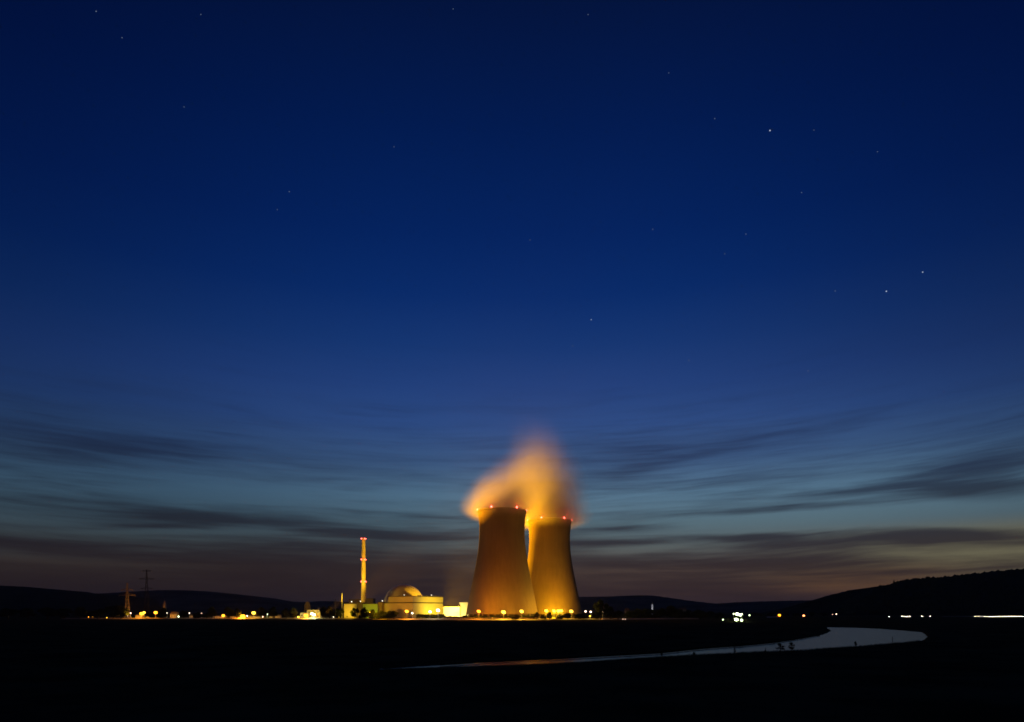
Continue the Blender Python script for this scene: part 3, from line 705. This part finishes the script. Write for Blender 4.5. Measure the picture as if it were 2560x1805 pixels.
# ================================================================ pylons
def pylon(px, Y, pytop, arms, w0, label, m, rz=0.25):
    H = ZZ(pytop, Y); root = empty('electricity_pylon', (XY(px, Y), Y, 0), rz); tag(root, label, 'pylon', 'electricity pylons')
    def wid(z): return w0 * (1 - z / H) ** 1.15 + 0.45
    k = 10; zs = [H * (1 - (1 - i / k) ** 1.25) for i in range(k + 1)]
    for sx, sy in ((1, 1), (1, -1), (-1, 1), (-1, -1)):
        bm = bmesh.new()
        for i in range(k): tube(bm, (sx*wid(zs[i]), sy*wid(zs[i]), zs[i]), (sx*wid(zs[i+1]), sy*wid(zs[i+1]), zs[i+1]), 0.30, 0.26, 4)
        obj('leg', bm, m, root)
    bm = bmesh.new()
    for i in range(k):
        a, b_ = wid(zs[i]), wid(zs[i+1])
        for s_ in (1, -1):
            tube(bm, (-a, s_*a, zs[i]), (b_, s_*b_, zs[i+1]), 0.13, n=4); tube(bm, (a, s_*a, zs[i]), (-b_, s_*b_, zs[i+1]), 0.13, n=4)
            tube(bm, (s_*a, -a, zs[i]), (s_*b_, b_, zs[i+1]), 0.13, n=4); tube(bm, (s_*a, a, zs[i]), (s_*b_, -b_, zs[i+1]), 0.13, n=4)
    obj('bracing', bm, m, root)
    for py, half in arms:
        z = ZZ(py, Y); h = half / F * Y; bm = bmesh.new()
        w = wid(z)
        for s_ in (1, -1):
            for q in (1, -1): tube(bm, (s_*w, q*w, z), (s_*h, 0, z + 0.3), 0.34, n=4)
            tube(bm, (s_*w, 0, z + 2.4), (s_*h, 0, z + 0.3), 0.3, n=4)
            for f_ in (0.35, 0.65): tube(bm, (s_*(w + (h-w)*f_), 0, z + 0.1), (s_*(w + (h-w)*(f_-0.2)), 0, z + 2.4*(1-f_+0.2)), 0.1, n=4)
        ar = obj('crossarm', bm, m, root)
        for s_ in (1, -1):
            bm = bmesh.new(); tube(bm, (s_*h*0.97, 0, z + 0.2), (s_*h*0.97, 0, z - 2.2), 0.16, n=5); obj('insulator', bm, M_conc, ar)
M_rust = mat('painted_pylon', (0.13, 0.10, 0.06), 0.7, 0.1, 0.5)
pylon(318, 1000, 1457, [(1475, 13), (1488, 19)], 2.9, 'orange lit lattice pylon on the left, shorter of the two large ones', M_rust)
pylon(366.5, 1160, 1424, [(1428, 11), (1448, 18), (1472, 14)], 3.6, 'tallest lattice pylon, a dark outline on the left', M_dark)
pylon(768, 1150, 1504, [(1508, 5), (1513.5, 6.5), (1519, 6.5), (1525, 7)], 1.5, 'small orange lit pylon standing behind the yellow workshop', M_rust)

# ================================================================ trees
def tree_meshes(seed, kind, n):
    r_ = random.Random(seed); vv, ff = [], []
    blobs = []
    for i in range(11 if kind != 'tall' else 14):
        a = r_.uniform(0, 6.28); rr = r_.uniform(0.05, 0.62) ** 0.8
        z = r_.uniform(0.30, 0.86); rr *= math.sin(min(1, (z - 0.12) / 0.75) * math.pi) ** 0.6 if z < 0.87 else 0.4
        blobs.append((Vector((math.cos(a) * rr * 0.55, math.sin(a) * rr * 0.55, z)), r_.uniform(0.13, 0.22)))
    if kind == 'tall': blobs = [(Vector((b[0].x * 0.8, b[0].y * 0.8, b[0].z)), b[1] * 0.8) for b in blobs]
    if kind == 'bush': blobs = [(Vector((b[0].x * 1.35, b[0].y * 1.2, b[0].z * 0.85)), b[1] * 1.1) for b in blobs]
    for i in range(n):
        c, s = r_.choice(blobs); d = Vector((r_.gauss(0, 1), r_.gauss(0, 1), r_.gauss(0, 0.9))).normalized() * s * r_.uniform(0.25, 1.06)
        q = c + d
        if q.z < 0.04: continue
        leafq(vv, ff, q, r_.uniform(0.022, 0.050), r_)
    me = D.meshes.new('crown'); me.from_pydata(vv, [], ff); me.materials.append(M_leaf)
    bm = bmesh.new(); tube(bm, (0, 0, 0), (0.01, 0, 0.42), 0.032, 0.02, 7)
    for c, s in blobs[:7]: tube(bm, (0.01, 0, r_.uniform(0.2, 0.4)), tuple(c), 0.013, 0.004, 5)
    mt = D.meshes.new('trunk'); bm.to_mesh(mt); bm.free(); mt.materials.append(M_bark)
    return me, mt
KT = {'round': [tree_meshes(s, 'round', 3400) for s in (11, 12, 13, 14)], 'tall': [tree_meshes(s, 'tall', 3400) for s in (21, 22)], 'bush': [tree_meshes(s, 'bush', 3400) for s in (31, 32, 33)]}
for k_ in (51, 52): KT.setdefault('sparse', []).append(tree_meshes(k_, 'tall', 1000))
# conifer
def conifer(seed):
    r_ = random.Random(seed); vv, ff = [], []
    for i in range(900):
        z = 1 - r_.random() ** 0.55 * 0.92; rad = (1 - z) * 0.20 * (0.75 + 0.25 * math.sin(z * 60)); a = r_.uniform(0, 6.28)
        leafq(vv, ff, Vector((math.cos(a) * rad * r_.uniform(.3, 1), math.sin(a) * rad * r_.uniform(.3, 1), z)), r_.uniform(0.015, 0.035), r_)
    me = D.meshes.new('crown'); me.from_pydata(vv, [], ff); me.materials.append(M_leaf)
    bm = bmesh.new(); tube(bm, (0, 0, 0), (0, 0, 0.95), 0.02, 0.004, 6); mt = D.meshes.new('trunk'); bm.to_mesh(mt); bm.free(); mt.materials.append(M_bark)
    return me, mt
KT['conifer'] = [conifer(41), conifer(42)]
def tree(px, pytop, wpx, Y, kind, label, group, z0=0.0, name=None):
    H = ZZ(pytop, Y) - z0; Wd = wpx / F * Y
    me, mt = rnd.choice(KT[kind]); root = empty(name or {'bush': 'round_bush', 'conifer': 'conifer_tree'}.get(kind, 'broadleaf_tree'), (XY(px, Y), Y, z0), rnd.uniform(0, 6.28))
    ref = {'sparse': 0.70, 'round': 0.82, 'tall': 0.66, 'bush': 1.0, 'conifer': 0.38}[kind]
    top = {'sparse': 1.0, 'round': 1.0, 'tall': 1.0, 'bush': 0.92, 'conifer': 1.0}[kind]
    s = (Wd / ref, Wd / ref, H / top)
    inst('crown', me, root, sc=s); inst('trunk', mt, root, sc=s)
    tag(root, label, 'bush' if kind == 'bush' else 'tree', group)
    return root
gl = 'dark trees along the village edge on the left'
TL = [(20,1516,50,'round','dark tree at the very left edge of the view'),(70,1519,52,'round','second dark tree from the left edge'),(118,1515,46,'round','dark tree in the black row at far left, third from the edge'),
 (160,1520,44,'round','low dark tree left of the two faint amber lamps'),(200,1517,40,'round','dark tree over the leftmost amber lamps'),(246,1519,44,'round','dark tree between the amber lamps and the lone yellow one'),
 (283,1512,34,'round','dark tree left of the orange pylon foot'),(303,1510,30,'round','taller dark tree in front of the orange pylon foot'),
 (408,1519,22,'round','dark tree under the small church spire'),(404,1524,26,'bush','dark bush under the small church spire'),(374,1528,18,'bush','small dark bush between the two big orange floodlights'),
 (459,1523,24,'round','dark tree right of the orange shed'),(496,1528,22,'bush','dark bushy tree left of the tiny pink lamp'),(488,1532,20,'bush','low dark bush left of the tiny pink lamp'),(529,1517,24,'round','round dark tree behind the pinkish lamp'),
 (517,1531,18,'bush','low bush right of the tiny pink lamp'),(571,1514,22,'round','round dark tree above the orange starry lamp'),(592,1521,20,'round','smaller dark tree left of the brightest village lamp'),(655,1518,24,'round','round dark tree right of the bright yellow orange lamp'),
 (683,1516,25,'round','round dark tree right of the greenish lamp'),(716,1520,24,'round','left half of the wide dark tree group before the workshop'),(733,1519,26,'round','right half of the wide dark tree group before the workshop'),
 (808,1516,20,'round','dark tree touching the right end of the workshop'),(824,1515,22,'round','dark tree second right of the workshop'),(846,1520,28,'round','broad dark tree at the foot of the slim mast')]
for x, y, w, k, lab in TL: tree(x, y, w, Yedge(x) + rnd.uniform(5, 8), k, lab, gl)
gp = 'dark trees in front of the power plant'
TP = [(887,1518.5,20,'round','round dark tree before the low yellow block'),(911,1517.5,20,'round','round dark tree under the chimney foot'),(930,1524,26,'round','low dark tree under the left part of the green hall'),
 (950,1524,28,'round','low dark tree under the right part of the green hall'),(970,1524,28,'round','dark tree at the left corner of the big block'),(985,1524,26,'round','dark tree before the shaded wall of the big block'),(940,1533,36,'bush','dark bush under the green hall'),
 (905,1533,28,'bush','dark bush under the chimney foot'),(964,1533,36,'bush','dark bush left of the starry lamp at the big block'),
 (1289,1535.5,22,'bush','round bush alone between two starry lamps under the nearer tower'),(1341,1530,17,'round','small tree between the two cooling towers'),(1356,1536,19,'bush','bush left of the leftmost farther tower lamp'),
 (1374,1530,16,'tall','slim tree between the first two lamps of the farther tower'),(1401,1536,26,'bush','wide bush below the paired lamps of the farther tower'),(1420,1532,18,'round','small tree left of the rightmost lamp of the farther tower'),
 (1384,1545.5,10,'bush','tiny low bush under the second lamp of the farther tower'),(1446,1533,22,'bush','bush right of the rightmost starry lamp'),(1458,1531,24,'bush','bush below the first pinkish lamp right of the towers'),
 (1490,1530,20,'bush','bush left of the trunk of the tall tree'),(1503,1499,38,'round','tallest dark tree, right of the cooling towers, lamps shining through it'),
 (1525,1516,30,'round','dark tree just right of the tallest one'),(1545,1523,30,'round','low dark tree right of the two tallest')]
for x, y, w, k, lab in TP: tree(x, y, w, Yedge(x) + rnd.uniform(4, 7), k, lab, gp)
gr = 'dark trees on the meadow right of the plant'
ORD = ['first','second','third','fourth','fifth','sixth','seventh','eighth','ninth','tenth','eleventh','twelfth','thirteenth','fourteenth','fifteenth','sixteenth','seventeenth','eighteenth','nineteenth','twentieth','twenty-first','twenty-second']
for i, (x, y, w) in enumerate([(1575,1527,30),(1600,1521,38),(1622,1521,30),(1650,1517,36),(1678,1514,38),(1700,1523,28),(1722,1525,34),(1748,1524,30),(1772,1526,34),(1796,1530,26),(1640,1533,30),(1690,1534,34),(1740,1536,34),(1585,1536,34),(1612,1536,30)]):
    tree(x, y, w, 960 + rnd.uniform(-20, 60), 'round' if y < 1530 else 'bush', '%s black tree from the left in the unlit row right of the tallest tree' % ORD[i] if i < 10 else '%s low black bush from the left in the unlit row of trees' % ['third', 'fourth', 'fifth', 'first', 'second'][i - 10], gr)
for i, x in enumerate([1885, 1902, 1925, 1965, 1990, 2030, 2060]):
    tree(x, 1531 + rnd.uniform(-2, 2), rnd.uniform(14, 22), 1400, 'round', '%s tree from the left in the distant dark row by the lone orange lamps' % ORD[i], 'distant tree row right of the white lamps')
# tree skyline of the right hill
gs = 'trees standing out on the ridge of the right hill'
def zr(px): return ZZ(np.interp(px, [p[0] for p in RH], [p[1] for p in RH]), 2500) - 4
for x, top, w, k, lab in [(2235,1452.5,13,'conifer','slender conifer sticking up alone from the ridge of the right hill'),(2203,1466,9,'round','rounded tree left of the conifer on the ridge'),(2214,1467,8,'round','small tree between the rounded tree and the conifer on the ridge'),
        (2221,1466.5,8,'round','tree just left of the conifer on the ridge'),(2266,1450.5,10,'round','tree on the hill ridge right of the conifer'),(2288,1449,10,'round','rounded clump on the ridge right of the conifer, second of two'),(2320,1445,9,'round','tree standing by itself on the ridge near the right edge'),(2420,1438,9,'round','last tree visible on the ridge towards the right edge')]:
    tree(x, top - 4.0, w * (2.0 if k == 'round' else 1.1), 2490, k, lab, gs, z0=zr(x))
# woodland on the right hill: one mass
r_ = random.Random(5); vv, ff = [], []
ico = bmesh.new(); bmesh.ops.create_icosphere(ico, subdivisions=1, radius=1.0); iv = [v_.co.copy() for v_ in ico.verts]; idx = [[v_.index for v_ in f_.verts] for f_ in ico.faces]; ico.free()
for i in range(4200):
    px = r_.uniform(2095, 2640); f_ = r_.random() ** 2.6; top = ZZ(np.interp(px, [p[0] for p in RH], [p[1] for p in RH]), 2500)
    h = top * (1 - f_ * 0.9); Yy = 2500 - 700 * (np.interp(1 - f_ * 0.9, [0, .3, .62, .9, 1], [1, .62, .34, .12, 0])); X = XY(px, 2500) * Yy / 2500
    s = r_.uniform(3.5, 8.5) * (1.5 if i % 9 == 0 else 1.0); k = len(vv)
    for q in iv:
        j = 1 + 0.35 * noise.noise(q * 2.1 + Vector((i, 0, 0))); vv.append((X + q.x * s * j, Yy + q.y * s * j, h + q.z * s * 1.1 * j + 0.5))
    ff += [tuple(k + a for a in f2) for f2 in idx]
tag(obj('woodland', (vv, ff), M_leaf), 'dark woodland covering the hill on the right', 'woodland', kind='stuff')

# ================================================================ river bank plants
gb = 'saplings and weeds on the near river bank'
def bank(px, pyb, pyt, wpx, kind, label):
    Y = HC * F / (pyb - HY) - 1.0; tree(px, pyt, wpx, Y, kind, label, gb, name='sapling')
bank(1951, 1628.5, 1608, 22, 'sparse', 'broad dark sapling on the near river bank, left of the bend')
bank(1979, 1628.5, 1605, 18, 'sparse', 'second dark sapling on the near bank, just right of the broad one')
bank(2139, 1617.5, 1602, 9, 'sparse', 'small dark sapling on the near bank right of the pair')
bank(1837, 1635, 1617, 7, 'sparse', 'thin dark sapling on the near bank left of the pair')
bank(1655, 1643.5, 1629, 7, 'sparse', 'leftmost thin sapling against the narrow part of the river')
bank(1914, 1631, 1619, 7, 'conifer', 'short pointed weed on the near bank left of the broad sapling')
bank(1735, 1639, 1629, 9, 'bush', 'low weed on the near bank where the river narrows')
def bank_post():
    Y = HC * F / (1609.5 - HY); root = empty('bank_post', (XY(2231.5, Y), Y, 0)); tag(root, 'thin dark post on the near river bank at the right end of the water', 'post')
    H = ZZ(1593, Y); bm = bmesh.new(); tube(bm, (0, 0, 0), (0, 0, H), 0.09, 0.07, 7); obj('pole', bm, M_bark, root)
    bm = bmesh.new(); box(bm, -0.28, 0.1, -0.05, 0.05, H - 0.3, H); obj('board', bm, M_bark, root)
bank_post()
# grass fringe
r_ = random.Random(9); vv, ff = [], []
npx = [p[0] for p in near]; npy = [p[1] for p in near]
for i in range(9000):
    px = r_.uniform(960, 2300); py = np.interp(px, npx, npy) + r_.uniform(0.0, 1.4); Y = HC * F / (py - HY) + 1.2
    cl = 0.5 + 0.5 * noise.noise(Vector((px * 0.06, 0, 2))); h = (r_.uniform(0.15, 0.5) + 0.8 * max(0, cl - 0.45) * r_.random()) * min(1.0, max(0.16, (px - 1150) / 700))
    x = XY(px, Y); w = 0.05; k = len(vv); a = r_.uniform(-0.25, 0.25)
    vv += [(x - w, Y, -0.4), (x + w, Y, -0.4), (x + a, Y + r_.uniform(-.1, .1), h)]; ff.append((k, k+1, k+2))
tag(obj('bank_grass', (vv, ff), M_leaf), 'tall grass fringing the near river bank', 'grass', kind='stuff')
r_ = random.Random(19); vv, ff = [], []
fpx = [p[0] for p in far_[10:]][::-1]; fpy = [p[1] for p in far_[10:]][::-1]
for i in range(5000):
    px = r_.uniform(1100, 2050); py = np.interp(px, fpx, fpy) - r_.uniform(0.2, 1.2); Y = HC * F / (py - HY)
    cl = 0.5 + 0.5 * noise.noise(Vector((px * 0.05, 3, 2))); h = (r_.uniform(0.2, 0.6) + 1.0 * max(0, cl - 0.5)) * min(1.0, max(0.3, (px - 1150) / 700))
    x = XY(px, Y); w = 0.08; k = len(vv)
    vv += [(x - w, Y, -0.2), (x + w, Y, -0.2), (x + r_.uniform(-.3, .3), Y, h)]; ff.append((k, k+1, k+2))
tag(obj('bank_grass', (vv, ff), M_leaf), 'rough grass along the far bank of the narrow river arm', 'grass', kind='stuff')

# ================================================================ country road with cars, right
YR = 1350.0
tag(obj('country_road', ([(XY(2030, YR), YR - 4, 0.01), (XY(3000, YR), YR - 4, 0.01), (XY(3000, YR), YR + 4, 0.01), (XY(2030, YR), YR + 4, 0.01)], [(0, 1, 2, 3)]), M_road), kind='structure')
gr_ = empty('added_guard_rail', (XY(2360, YR), YR + 5, 0)); tag(gr_, 'added pale guard rail catching the headlights behind the cars on the country road', 'guard rail')  # rail added so the headlights on it draw a pale line
L = XY(2700, YR) - XY(2360, YR)
bm = bmesh.new(); box(bm, 0, L, -0.05, 0.05, 0.45, 0.8); obj('rail', bm, M_steel, gr_)
bm = bmesh.new(); box(bm, -0.06, 0.06, 0.06, 0.16, 0, 0.75); mp = D.meshes.new('rail_post'); bm.to_mesh(mp); bm.free(); mp.materials.append(M_steel)
for i in range(int(L / 4)): inst('rail_post', mp, gr_, (i * 4 + 1, 0, 0))
def car_proto():
    root = empty('car', (0, 0, 0))
    # profile of the side, extruded: drives to the left (-x)
    def extr(pts, y0, y1):
        n = len(pts); vv = [(x, y0, z) for x, z in pts] + [(x, y1, z) for x, z in pts]
        return vv, [tuple(range(n))[::-1], tuple(range(n, 2*n))] + [(i, (i+1) % n, n + (i+1) % n, n + i) for i in range(n)]
    obj('body', extr([(-2.2,.30),(-2.25,.62),(-2.1,.82),(-1.1,.95),(1.5,.98),(2.1,.92),(2.2,.6),(2.15,.30)], -.88, .88), M_carp[0], root)
    obj('cabin', extr([(-1.05,.952),(-.45,1.42),(.9,1.45),(1.6,.982)], -.74, .74), M_glass, root)
    obj('roof', extr([(-.48,1.425),(-.42,1.47),(.88,1.50),(.98,1.455)], -.72, .72), M_carp[0], root)
    for x in (-1.4, 1.4):
        for y in (-.82, .82):
            bm = bmesh.new(); tube(bm, (x, y - .1, .32), (x, y + .1, .32), .32, n=14); w = obj('wheel', bm, M_tyre, root)
            bm = bmesh.new(); tube(bm, (x, y - .11, .32), (x, y + .11, .32), .18, n=10); obj('rim', bm, M_steel, w)
    for y in (-.62, .62):
        bm = bmesh.new(); ball(bm, (-2.24, y, .66), 0.20, 10, 6); obj('headlight', bm, E(WHITE, 60.0), root, True)
        bm = bmesh.new(); box(bm, 2.16, 2.22, y - .2, y + .2, .66, .82); obj('tail_light', bm, E(RED, 1.5), root)
    lamp_light((-2.6, 0, .7), WHITE, 500, root, 0.3, name='headlight_beam', spot=70, aim=(-20, 0, 0.2))
    return root
def copy_tree(o, parent=None):
    c = o.copy(); COL.objects.link(c); c.parent = parent
    for ch in [q for q in D.objects if q.parent == o]: copy_tree(ch, c)
    return c
proto = car_proto()
cars = [(2223,'single car in the dark left of the brightest pair of headlights'),(2256,'first car of the tight glaring group on the country road'),(2262,'second car of the tight glaring group on the country road'),(2268,'third car of the tight glaring group on the country road'),(2274,'fourth car of the tight glaring group on the country road'),
        (2305,'lone car just right of the glaring group'),(2326,'faint lone car between the glaring group and the long queue'),(2438,'car ahead of the long queue at the right edge'),(2446,'second car ahead of the long queue at the right edge')]
OR2 = ORD
k0 = 2462.0
while k0 < 2575: cars.append((k0, '%s car from the left in the long glaring queue at the right edge' % OR2[len(cars) - 9])); k0 += 6.2
for i, (px, lab) in enumerate(cars):
    o = proto if i == 0 else copy_tree(proto)
    o.location = (XY(px, YR), YR - 1.8 + 0.2 * (i % 2), 0.012); o.rotation_euler = (0, 0, R(38))
    tag(o, lab, 'car', 'cars with headlights on the country road')
# low lit wall by the lone orange lamp
bw = empty('low_wall', (XY(1931, 1195), 1195, 0)); tag(bw, 'low pale wall lit as a thin line left of the lone orange lamp', 'wall')
w_ = 28 / F * 1195
for i in range(7):
    bm = bmesh.new(); box(bm, -w_/2 + i * w_/7 + .03, -w_/2 + (i+1) * w_/7 - .03, -0.15, 0.15, 0, 1.5); obj('wall_panel', bm, M_white, bw)

# ================================================================ lamps and floodlights
for (x, y, dY, c, p, s, g_, lab, grp) in LS: lamp(x, y, Yedge(x) + dY, c, p * (200.0 if 1000 < x < 1450 and x not in (1075, 1095) else 420.0 if x < 855 else 140.0), s, lab, g_, group=grp, name='bloomed_lamp' if s > 0.9 else 'street_lamp', cat='floodlight' if s > 0.9 else 'street lamp')
for (x, y, Y, c, p, s, g_, lab) in LR: lamp(x, y, Y, c, p * 60.0, s, lab, g_, group='lamps far out on the right', name='bloomed_lamp' if s > 0.9 else 'street_lamp', cat='floodlight' if s > 0.9 else 'street lamp')
def flood(loc, aim, col, power, ang, label, size=2.0, blend=0.8):  # unseen projectors; those labelled added are put in for their light
    root = empty('projector_lamp', (loc[0], loc[1], 0)); tag(root, label, 'floodlight', 'projector lamps of the plant')
    bm = bmesh.new(); tube(bm, (0, 0, 0), (0, 0, loc[2]), 0.2, 0.12, 8); obj('pole', bm, M_steel, root)
    d = (Vector(aim) - Vector(loc)).normalized(); q = d.to_track_quat('-Z', 'Y').to_matrix().to_4x4()
    bm = bmesh.new(); box(bm, -0.8, 0.8, -0.6, 0.6, -0.2, 0.4, Matrix.Translation((0, 0, loc[2] + 0.6)) @ q); obj('housing', bm, M_dark, root)
    o = lamp_light((0, 0, loc[2] + 0.6), col, power, root, size, spot=ang, aim=(aim[0] - loc[0], aim[1] - loc[1], aim[2]), blend=blend)
    o.location = Vector((0, 0, loc[2] + 0.6)) + d * 0.6
T1 = (XY(1255, 927), 927); T2 = (XY(1374, 1030), 1030)
flood((-113, 1136, 8), (T2[0] - 30, 1000, 150), (1, .46, .001), 12.5e6, 80, 'projector behind the big block aimed at the farther cooling tower and the steam')
flood((-300, 1190, 10), (15, 980, 195), (1, .38, .001), 18e6, 25, 'projector far behind the chimney aimed at the steam', blend=0.6)
flood((-235, 850, 5), (0, 925, 222), (1, .39, .001), 11e6, 22, 'added projector at the field edge before the big block aimed at the steam', blend=0.7)  # added lamp, fills the dark steam core from the front left
for dx_, lb in ((-48, 'left'), (0, 'middle'), (44, 'right')): flood((T1[0] + dx_, 795, 3), (T1[0] + dx_ * 0.5, 927, 35), ORANGE, 0.074e6, 110, lb + ' one of three added projectors on the verge lighting the nearer cooling tower', blend=1.0)  # added lamps, shape the light falloff up the nearer tower
flood((T2[0] + 8, 930, 3), (T2[0], 1030, 40), (1, .42, .002), 0.30e6, 90, 'projector lighting the front of the farther cooling tower', blend=1.0)
flood((-60, 985, 8), (XY(1010, 1040) + 12, 1035, 42), (1, .55, .015), 1.6e6, 46, 'projector lighting the right side of the dome')
flood((-122, 912, 3), tuple(C0 + u * 12 + Vector((0, 0, 18))), (1, .68, .05), 0.045e6, 90, 'added projector in the hedge lighting the near end of the bright wall', blend=1.0)  # second lamp added to even out the light along this wall
flood((-88, 938, 3), tuple(C0 + u * 40 + Vector((0, 0, 16))), (1, .72, .05), 0.16e6, 110, 'projector lighting the bright wall of the big block', blend=1.0)
flood((-186, 893, 9), tuple(C0 + v * 24 + Vector((0, 0, 14))), (1, .42, .004), 0.10e6, 110, 'projector lighting the shaded wall of the big block', blend=1.0)
flood((-243, 940, 26), (XY(909, 980), 980, 40), (1, .56, .02), 0.11e6, 80, 'added projector on a mast lighting the chimney foot', blend=1.0)  # added lamp, its mast raised to clear the low roofs
flood((T2[0] + 5, 962, 2), (T2[0], 1030, 10), (1, .74, .01), 0.05e6, 130, 'added low projector at the foot of the farther cooling tower', blend=1.0)  # small lamp added to make the tower foot yellower
flood((XY(1130, 985), 978, 2), (XY(1135, 1003), 1003, 8), (1, .75, .16), 0.11e6, 140, 'projector lighting the glaring pump house', blend=1.0)
flood((XY(870, 930), 925, 3), (XY(875, 950), 950, 14), (1, .60, .03), 0.05e6, 100, 'projector lighting the low yellow block', blend=1.0)
flood((XY(925, 930), 935, 3), (XY(925, 950), 958, 14), (.8, .65, .01), 0.022e6, 120, 'projector lighting the green hall', blend=1.0)
flood((-186, 885, 6), (XY(909, 980), 980, 88), (1, .55, .015), 1.6e6, 46, 'added projector before the plant lighting the chimney from the front')  # added lamp, set frontally to light the upper chimney
flood((XY(800, 980), 985, 3), (XY(783, 1008), 1008, 8), (1, .62, .04), 0.03e6, 120, 'projector lighting the workshop', blend=1.0)
flood((XY(335, 980), 965, 3), (XY(318, 1000), 1000, 35), (1, .42, .03), 0.05e6, 70, 'projector lighting the orange pylon', blend=1.0)
flood((XY(768, 1100), 1110, 3), (XY(768, 1150), 1150, 24), (1, .5, .03), 0.06e6, 70, 'projector lighting the small pylon', blend=1.0)

# ================================================================ air
mh = D.materials.new('night_air'); mh.use_nodes = True; t = mh.node_tree; t.nodes.clear()
pv = t.nodes.new('ShaderNodeVolumePrincipled'); pv.inputs['Color'].default_value = (0.95, 0.93, 0.90, 1); pv.inputs['Density'].default_value = HAZE; pv.inputs['Anisotropy'].default_value = 0.2
o_ = t.nodes.new('ShaderNodeOutputMaterial'); t.links.new(pv.outputs[0], o_.inputs['Volume'])
if HAZE > 0: tag(obj('haze', box(bmesh.new(), -16800, 16800, -2700, 16800, -3, 345), mh), kind='stuff')
